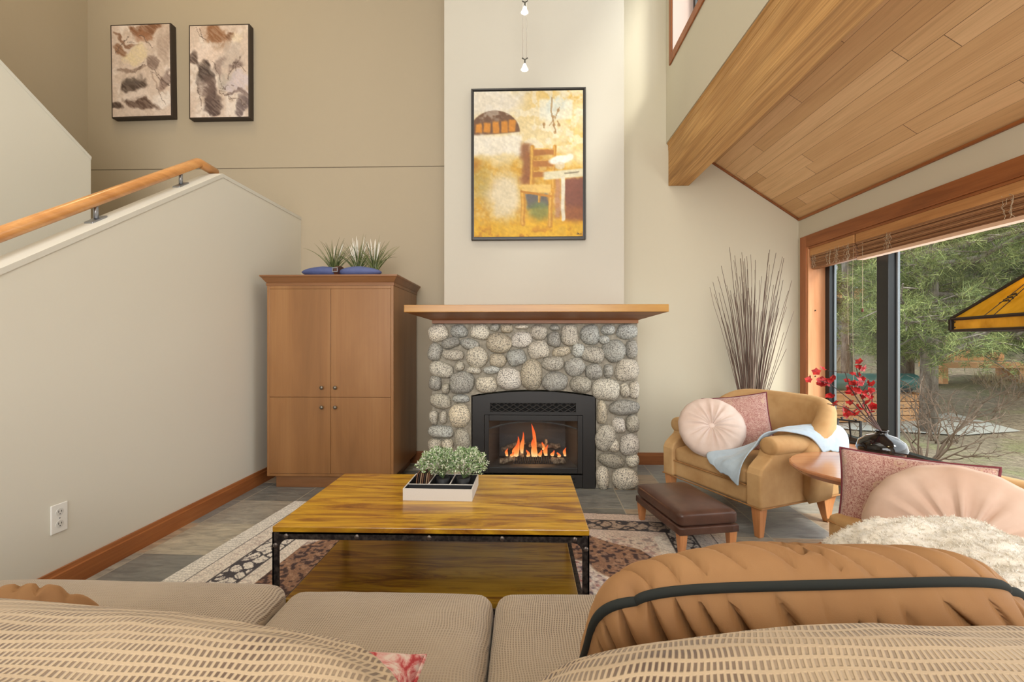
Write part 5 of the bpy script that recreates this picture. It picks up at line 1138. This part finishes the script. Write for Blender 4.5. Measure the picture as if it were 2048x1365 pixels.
# twig bundle in the corner
tb = thing('twig_vase', 'tall bundle of bare twigs in the corner behind the armchair', 'vase', (1.885, 3.84, 0))
MB().lathe([(.06, 0), (.075, .02), (.085, .3), (.07, .52), (.075, .55), (.068, .55), (.062, .5)], 24).build('vase', m_plain('dark_vase', c(60, 48, 42), .5), tb, smooth=True)
M_TW = [m_plain('twig_brown', c(112, 90, 76), .8), m_plain('twig_grey', c(136, 118, 106), .8), m_plain('twig_dark', c(90, 68, 58), .8)]
rr = random.Random(12)
for k in range(96):
    a = rr.uniform(0, 2 * PI); q = math.sqrt(rr.random()); H = rr.uniform(1.25, 1.88) if k > 14 else rr.uniform(1.0, 1.4); sp_ = q * (.17 + .13 * rr.random()); r0 = q * .052; ph_ = rr.uniform(0, 6); pts = []
    for i in range(11):
        f_ = i / 10; z = .03 + (H - .03) * f_; r_ = r0 + sp_ * max(0, f_ - .28) ** 1.25 * 1.25; wv_ = .012 * sin(f_ * 8 + ph_) * f_
        pts.append((max(-.33, min(.36, r_ * cos(a) * 1.25 + wv_)), min(.205, r_ * sin(a) * .75 + wv_ * .5), z))
    MB().tube(pts, [.0042 * (1 - .62 * i / 10) for i in range(11)], 5).build('twig', M_TW[k % 3], tb, smooth=True)
# ================================================================ round side table, vase with red branches
W_TBL = m_wood('side_table_wood', c(176, 112, 72), c(196, 134, 92), c(210, 152, 110), 'X', .7, .22, .15, coat=.5)
rt = thing('side_table', 'round polished wood side table between the two chairs', 'table', (1.69, 2.32, 0))
MB().lathe([(.01, .470), (.312, .470), (.320, .466), (.322, .455), (.312, .447), (.306, .440), (.296, .432), (.01, .432)][::-1], 64).build('table_top', W_TBL, rt, smooth=False, bevel=.002)
MB().lathe([(.032, .05), (.045, .12), (.028, .25), (.05, .40), (.12, .431), (.01, .4315)], 24).build('pedestal', W_TBL, rt, smooth=True)
for k in range(3):
    a = k * 2 * PI / 3 + .6; b = MB(); b.tube([(.02 * cos(a), .02 * sin(a), .10), (.12 * cos(a), .12 * sin(a), .07), (.22 * cos(a), .22 * sin(a), .02), (.25 * cos(a), .25 * sin(a), .013)], [.025, .02, .014, .012], 8); b.build('foot', W_TBL, rt, smooth=True)
vz = thing('black_vase', 'glossy black round vase with red blossom branches on the side table', 'vase', (1.832, 2.392, .470))
MB().lathe([(.03, .0), (.055, .004), (.095, .045), (.108, .078), (.098, .112), (.065, .138), (.030, .149), (.024, .157), (.026, .166), (.031, .171), (.027, .172), (.020, .162)], 40).build('body', m_plain('black_glaze', c(20, 18, 18), .08, Specular_IOR_Level=.5), vz, smooth=True)
M_BR = m_plain('dark_branch', c(70, 46, 40), .7); M_RED = newmat('red_petals', None, .55); _nt = M_RED[1]; base(_nt, M_RED[2], ramp(_nt, N(_nt, 'ShaderNodeNewGeometry').outputs['Random Per Island'], [(0, c(128, 14, 20)), (.5, c(176, 26, 30)), (1, c(206, 48, 44))])); M_RED = M_RED[0]
def wp(px, py, Y=2.392): q = at(px, py, Y); return Vector((q.x - 1.832, Y - 2.392, q.z - .470))
neck = Vector((0, 0, .165)); brs = [[(1735, 838), (1700, 800), (1660, 768), (1640, 762)], [(1738, 836), (1722, 790), (1716, 750), (1712, 735)], [(1742, 835), (1745, 800), (1744, 780)], [(1730, 840), (1690, 815), (1655, 808)], [(1725, 815), (1700, 775), (1690, 745), (1655, 742)], [(1720, 790), (1735, 770), (1742, 768)]]
rr = random.Random(9); fl = MB(); blossoms = []
for k, q in enumerate(brs):
    Yk = 2.392 + (k % 3 - 1) * .05; pts = [Vector((0, 0, .03)), neck] + [wp(px, py, 2.392 + (Yk - 2.392) * min(1, (i + 1) / 2)) for i, (px, py) in enumerate(q)]
    MB().tube(pts, [.003] * 2 + [.0028 - .0004 * i for i in range(len(q))], 6).build('branch', M_BR, vz, smooth=True)
for (px, py, n) in ((1617, 762, 2), (1640, 765, 5), (1652, 770, 5), (1628, 750, 1), (1645, 744, 1), (1664, 760, 3), (1718, 730, 3), (1722, 742, 3), (1700, 740, 1), (1716, 755, 4), (1706, 768, 4), (1722, 765, 4), (1699, 782, 4), (1712, 785, 4), (1730, 790, 4), (1742, 785, 4), (1745, 770, 2), (1736, 800, 3), (1745, 812, 4), (1738, 820, 3), (1720, 818, 3), (1712, 826, 3), (1700, 822, 3), (1690, 822, 3), (1693, 830, 2), (1668, 812, 3), (1662, 793, 2), (1690, 756, 1), (1695, 800, 2)):
    for j in range(n): blossoms.append(wp(px + rr.uniform(-6, 6), py + rr.uniform(-6, 6), 2.392 + rr.uniform(-.05, .05)))
for ctr in blossoms:
    ax = Vector((rr.uniform(-1, 1), rr.uniform(-1.2, .3), rr.uniform(-.6, 1))).normalized(); e1 = ax.orthogonal().normalized(); e2 = ax.cross(e1); R_ = rr.uniform(.013, .021)
    vs_, fs_ = [], []
    for p_ in range(5):
        a = 2 * PI * p_ / 5; d1 = e1 * cos(a) + e2 * sin(a); d2 = e1 * cos(a + PI / 2) + e2 * sin(a + PI / 2); o_ = len(vs_)
        vs_ += [ctr, ctr + d1 * R_ * .6 + d2 * R_ * .5 + ax * .003, ctr + d1 * R_ * 1.1 + ax * .006, ctr + d1 * R_ * .6 - d2 * R_ * .5 + ax * .003]; fs_.append((o_, o_ + 1, o_ + 2, o_ + 3))
    fl.add(vs_, fs_)
fl.build('blossoms', M_RED, vz)['kind'] = 'stuff'

# ================================================================ second chair with cushions
c2 = thing('slipper_chair', 'low camel velvet chair by the window holding paisley and pink cushions', 'chair', (1.532, 1.592, 0), math.atan2(-.97, .243))
MB().rbox((0, -.02, .350), (.30, .275, .085), (.028, .028, .028), 10, lambda w, p: Vector((w.x, w.y, w.z + (.01 * (1 - p[0] ** 4) * (1 - p[1] ** 4) if p[2] > 0 else 0)))).build('seat', M_CAM, c2, smooth=True, weld=True)
MB().rbox((0, .255, .40), (.30, .05, .20), (.04, .04, .04), 10).build('backrest', M_CAM, c2, smooth=True, weld=True)
loop = [(-.296, -.292, .402), (.296, -.292, .402), (.296, .22, .402), (-.296, .22, .402), (-.296, -.292, .402)]
MB().tube(loop, .004, 6).build('piping', m_velvet('camel_piping_low', c(150, 104, 56), c(176, 130, 80)), c2)
for sx_ in (-1, 1):
    for yy in (-.24, .25): MB().rings([[(sx_ * .25 + a * w_, yy + b2 * w_, z) for a, b2 in ((-1, -1), (1, -1), (1, 1), (-1, 1))] for w_, z in ((.016, 0), (.028, .252))]).build('leg', W_LEG, c2, bevel=.003)
paisley('red and beige paisley cushion with burgundy piping in front of the black vase', .44, .33, .12, (1.387, 1.672, .518), R(-45.5), R(-17), R(-1))
round_pillow('large round pink pleated pillow in front of the paisley cushion by the window', .245, .16, (1.325, 1.42, .475), R(-40), R(-22), 0.0, M_PINK2)

# stained glass pendant
gp = thing('glass_lamp', 'amber stained glass pyramid lamp shade with dark metal ribs before the window', 'lamp', (1.837, 1.60, 1.141))
rv = Vector((.755, .656, 0)); lv = Vector((.656, -.755, 0)); D_ = .295; be = R(12)
cs_ = [-lv * cos(be) + rv * sin(be), -lv * sin(be) - rv * cos(be), lv * cos(be) - rv * sin(be), lv * sin(be) + rv * cos(be)]
low = [q * D_ for q in cs_]; mid = [q * D_ + Vector((0, 0, .045)) for q in cs_]; top = [q * .05 + Vector((0, 0, .225)) for q in cs_]
def m_amber():
    m = bpy.data.materials.new('amber_glass'); m.use_nodes = True; nt = m.node_tree; nt.nodes.clear(); o = N(nt, 'ShaderNodeOutputMaterial')
    n_ = noi(nt, coords(nt), 14, 3); col = ramp(nt, n_, [(.3, c(196, 158, 36)), (.7, c(228, 194, 72))])
    d = N(nt, 'ShaderNodeBsdfDiffuse', {0: col}); tl_ = N(nt, 'ShaderNodeBsdfTranslucent', {0: col}); gl_ = N(nt, 'ShaderNodeBsdfGlossy', {0: (1, 1, 1, 1), 'Roughness': .25})
    s1 = N(nt, 'ShaderNodeMixShader', {0: .6, 1: d.outputs[0], 2: tl_.outputs[0]}); s2 = N(nt, 'ShaderNodeMixShader', {0: .04, 1: s1.outputs[0], 2: gl_.outputs[0]}); nt.links.new(s2.outputs[0], o.inputs[0]); return m
M_AMB = m_amber(); M_RIB = m_plain('dark_bronze', c(38, 28, 20), .5, Metallic=.3); fr = MB()
for k in range(4):
    a, b_, c_, d = mid[k], mid[(k + 1) % 4], top[(k + 1) % 4], top[k]; e, f = low[k], low[(k + 1) % 4]
    n_ = (b_ - a).cross(d - a).normalized() * .003
    q = MB(); q.hexa([a, b_, b_ - n_, a - n_, d, c_, c_ - n_, d - n_]); q.build('glass_panel', M_AMB, gp)
    n2 = (f - e).cross(Vector((0, 0, 1))).normalized() * .003; q = MB(); q.hexa([e, f, f - n2, e - n2, a, b_, b_ - n2, a - n2]); q.build('skirt_panel', M_AMB, gp)
    fr.tube([a, d], .0085, 6); fr.tube([a, b_], .0065, 6); fr.tube([e, f], .006, 6); fr.tube([e, a], .009, 6)
    pt_ = lambda s_, t_: (a * (1 - s_) + b_ * s_) * (1 - t_) + (d * (1 - s_) + c_ * s_) * t_
    for s_ in (.44, .56): fr.tube([pt_(s_, 0), pt_(s_, 1)], .0022, 5)
    for t_ in (.30, .36, .42): fr.tube([pt_(.42, t_ - .03), pt_(.5, t_ + .03), pt_(.58, t_ - .03)], .0022, 5); fr.tube([pt_(.44, t_), pt_(.56, t_)], .002, 5)
    sk = lambda s_, z: e * (1 - s_) + f * s_ + Vector((0, 0, z))
    for s_ in (.035, .965): fr.tube([sk(s_, 0), sk(s_, .045)], .004, 5); fr.tube([sk(s_, .012), sk(s_ + (.03 if s_ < .5 else -.03), .012)], .003, 5); fr.tube([sk(s_, .033), sk(s_ + (.03 if s_ < .5 else -.03), .033)], .003, 5)
fr.build('frame', M_RIB, gp)
MB().lathe([(.055, .222), (.058, .230), (.02, .25), (.012, .27)], 16).build('cap', M_RIB, gp, smooth=True)
MB().tube([(0, 0, .26), (0, 0, 1.42)], .006, 8).build('stem', M_RIB, gp); MB().lathe([(.05, 1.395), (.05, 1.435), (.01, 1.44)], 16).build('canopy', M_RIB, gp)
MB().ell((0, 0, .12), (.03, .03, .04), 14, 8).build('bulb', m_emit('bulb_glow', c(255, 226, 170), 3.0), gp, smooth=True)
light('pendant_bulb', 'POINT', (1.837, 1.60, 1.30), (0, 0, 0), 5.0, (1.0, .80, .5), shadow_soft_size=.03)

# ================================================================ sofa
M_SEAT = m_weave('sofa_seat_weave', c(188, 170, 148), c(112, 94, 78), .0055, .0062, .85, .3, patch=2.5)
M_BACK = m_weave('sofa_back_weave', c(198, 174, 142), c(90, 66, 50), .0046, .0095, 1.0, .25, patch=7, rows=(.15, .5)); M_BACK2 = m_weave('sofa_back_weave_right', c(198, 174, 142), c(90, 66, 50), .0046, .0135, 1.0, .25, along=(.93, -.37, 0), patch=7, rows=(.1, .4))
so = thing('sofa', 'beige woven fabric sofa in the foreground facing the fireplace', 'sofa', (-.16, .55, 0))
ox, oy = -.16, .55
def sn(w, s, amp, sd): return amp * noise.noise(Vector((w.x * s + sd, w.y * s, w.z * s)))
MB().rbox((0, .03, .20), (1.16, .50, .10), .02, 6).build('base', M_SEAT, so, smooth=True, weld=True)
for s_ in (-1, 1):
    xa = .84 + ox * 0 if s_ > 0 else -.0
ax0, ax1 = .665, 1.0
MB().rbox(((ax0 + ax1) / 2 - ox, .06 - .03, .33), ((ax1 - ax0) / 2, .50, .315), (.10, .06, .10), 12).build('arm', M_SEAT, so, smooth=True, weld=True)
MB().rbox((-1.56 - ox, .03, .33), (.16, .50, .315), (.10, .06, .10), 12).build('arm', M_SEAT, so, smooth=True, weld=True)
MB().rbox((-.35 - ox, -.49, .40), (1.36, .09, .36), .05, 10).build('back_frame', M_SEAT, so, smooth=True, weld=True)
for (xa, xb, zt_, sd) in ((-1.395, -.606, .492, 1), (-.602, -.078, .474, 5), (-.074, .660, .476, 9)):
    hx_, hy_ = (xb - xa) / 2, .375; big = xa < -1
    def puff(w, p, sd=sd, big=big):
        k = (1 - p[0] ** 4) * (1 - p[1] ** 4); z = w.z
        if p[2] > 0:
            z += .022 * k + sn(w, 3, .006, sd) * k + (.020 * max(0, -p[0]) * k if big else 0)
            if sd == 5: z += .0035 * sin(w.x * 60 + w.y * 25) * k * max(0, p[1]) * sstep(-.2, .3, noise.noise(Vector((w.x * 5, w.y * 3, 2))))
        return Vector((w.x, w.y, z))
    MB().rbox(((xa + xb) / 2 - ox, .79 - oy, zt_ - .085 - .012), (hx_, hy_, .085), (.038, .038, .038), 28, puff).build('seat_cushion', M_SEAT, so, smooth=True, weld=True)
for (xa, xb, sd) in ((-1.38, -.085, 3), (-.045, .655, 8)):
    hx_ = (xb - xa) / 2
    def puff(w, p, sd=sd, hx_=hx_):
        ex = (hx_ - abs(w.x)); drop = .085 * math.exp(-max(0, ex) / .16) + (.000 if sd == 3 else 0); cr = sn(w, 4, .012, sd) + sn(w, 11, .004, sd + 3) + .007 * noise.noise(Vector((w.x * 2.5 + sd, w.y * 22, w.z * 16)))
        if p[2] > -.2: return Vector((w.x, w.y + cr * .5, w.z - drop * max(0, (p[2] + .2) / 1.2) + cr * (p[2] > 0)))
        return w
    MB().rbox(((xa + xb) / 2 - ox, .325 - oy, .685), (hx_, .135, .20), (.10, .11, .10), 40, puff).build('back_cushion', M_BACK if sd == 3 else M_BACK2, so, smooth=True, weld=True)
for xx in (-1.5, .8):
    for yy in (-.42, .42): MB().rings([[(xx - ox + a * w_, yy + b2 * w_, z) for a, b2 in ((-1, -1), (1, -1), (1, 1), (-1, 1))] for w_, z in ((.02, 0.0005), (.03, .10))]).build('leg', W_LEG, so)

# gold velvet pillows
M_GOLD = m_velvet('gold_velvet', c(148, 106, 66), c(170, 128, 84), .75, .4, 5); M_DPIP = m_plain('dark_green_piping', c(38, 42, 40), .9)
def gold_pillow(label, w, h, t_, loc, rz, tilt, roll, seed, ruche=1.0, n=110, piped=True):
    t = thing('velvet_pillow', label, 'pillow')
    def ru(X, Z, s_, x, z):
        e = (1 - z); k = math.exp(-(h / 2 - Z) / .16); ph = X / .040 + s_ * (h / 2 - Z) / .055 + 1.1 * noise.noise(Vector((X * 8, Z * 8, seed)))
        rg_ = -(1 - abs(sin(ph * PI * .9 + .5 * sin(ph * 1.3)))) ** 2.2
        return ruche * ((.078 if s_ < 0 else .050) * rg_ * k * (1 - math.exp(-(h / 2 - Z) / .012)) * (.75 + .7 * noise.noise(Vector((X * 5 + 9, Z * 3, seed + s_)))) + .006 * noise.noise(Vector((X * 7, Z * 7, seed + s_ * 4))))
    b, out = pillow(w, h, t_, .04, .03, n, ru, .36, .20); b.build('cover', M_GOLD, t, smooth=True, weld=True)
    loop_tube(MB(), out, .0068 if piped else .0025, 8).build('piping' if piped else 'seam', M_DPIP if piped else M_GOLD, t, smooth=True); place(t, loc, rz, tilt, roll); return t
gold_pillow('caramel velvet pillow with dark green piping on the right end of the sofa', .645, .40, .235, (.405, .735, .620), R(180 + 4), R(-37), R(0.5), 3)
gold_pillow('caramel velvet pillow tucked at the left end of the sofa, its top edge just showing', .46, .36, .16, (-.93, .70, .57), R(180 + 24), R(-40), R(8), 6, .35, 70, False)
# floral cushion end showing between the back cushions
M_FLO = newmat('floral_cloth', None, .85); _nt = M_FLO[1]; _n = noi(_nt, coords(_nt), 22, 5, .7, .8); base(_nt, M_FLO[2], ramp(_nt, _n, [(.42, c(226, 206, 196)), (.5, c(214, 150, 146)), (.58, c(186, 66, 70)), (.7, c(150, 40, 48))])); M_FLO = M_FLO[0]
t = thing('floral_cushion', 'red and cream floral cushion lying on the sofa seat beside the left back cushion', 'cushion'); b, out = pillow(.36, .22, .09); b.build('cover', M_FLO, t, smooth=True, weld=True); loop_tube(MB(), out, .003).build('piping', M_FLO, t); place(t, (-.355, .69, .525), R(0), R(-80), 0)

# white fleece throw over the sofa arm
def fleece(u, v):
    # u across the arm (inside to outside), v from the seat back to the front edge
    prof = [(.672, .50), (.676, .58), (.69, .635), (.73, .668), (.83, .676), (.93, .668), (.995, .635), (1.02, .57), (1.024, .42)]
    x = u * (len(prof) - 1); i = min(int(x), len(prof) - 2); f = x - i; X = prof[i][0] * (1 - f) + prof[i + 1][0] * f; Z = prof[i][1] * (1 - f) + prof[i + 1][1] * f
    dr = max(0, v - .90) / .10; Y = .40 + .66 * min(v, .95) + .01 * dr; Z -= .09 * dr ** 2
    k = max(0.0, min(1, (u - .05) * 6)) ; bl_ = .018 + .034 * (noise.noise(Vector((X * 6 + 3, Y * 8, Z * 6))) + .35) + .016 * abs(noise.noise(Vector((X * 15, Y * 17, Z * 15 + 4)))) + .004 * noise.noise(Vector((X * 60, Y * 60, Z * 60)))
    n_ = Vector((X - .835, 0, (Z - .50) * 1.4)).normalized()
    return Vector((X, Y, Z)) + n_ * (max(-.002, bl_) * k + .014) + Vector((0, .012 * noise.noise(Vector((X * 9, 0, 7))) * v, 0))
M_FLC = newmat('white_fleece', None, 1.0); _nt = M_FLC[1]; base(_nt, M_FLC[2], ramp(_nt, noi(_nt, coords(_nt), 45, 5, .7), [(.3, c(236, 224, 202)), (.55, c(250, 243, 230)), (.75, c(254, 250, 242))])); M_FLC[2].inputs['Sheen Weight'].default_value = .6; bump(_nt, M_FLC[2], noi(_nt, coords(_nt), 130, 4, .8), .9, .006); M_FLC = M_FLC[0]
ft = thing('fleece_throw', 'fluffy white fleece throw lying over the right arm of the sofa', 'blanket')
o = MB().grid(fleece, 90, 120).build('cloth', M_FLC, ft, smooth=True); sd_ = o.modifiers.new('thick', 'SOLIDIFY'); sd_.thickness = .008; sd_.offset = -1
rng = np.random.RandomState(77); tf = []
for k in range(9000):
    u, v = rng.rand(), rng.rand(); q = fleece(u, v); e = 2e-3; n_ = (fleece(min(1, u + e), v) - q).cross(fleece(u, min(1, v + e)) - q)
    n_ = n_.normalized() if n_.length > 1e-9 else Vector((0, 0, 1)); tf.append((q.x, q.y, q.z, n_.x * 2.2, n_.y * 2.2, n_.z * 2.2))
needles_mesh('pile', np.array(tf), 10, .0050, .0012, M_FLC, ft, rng)['kind'] = 'stuff'
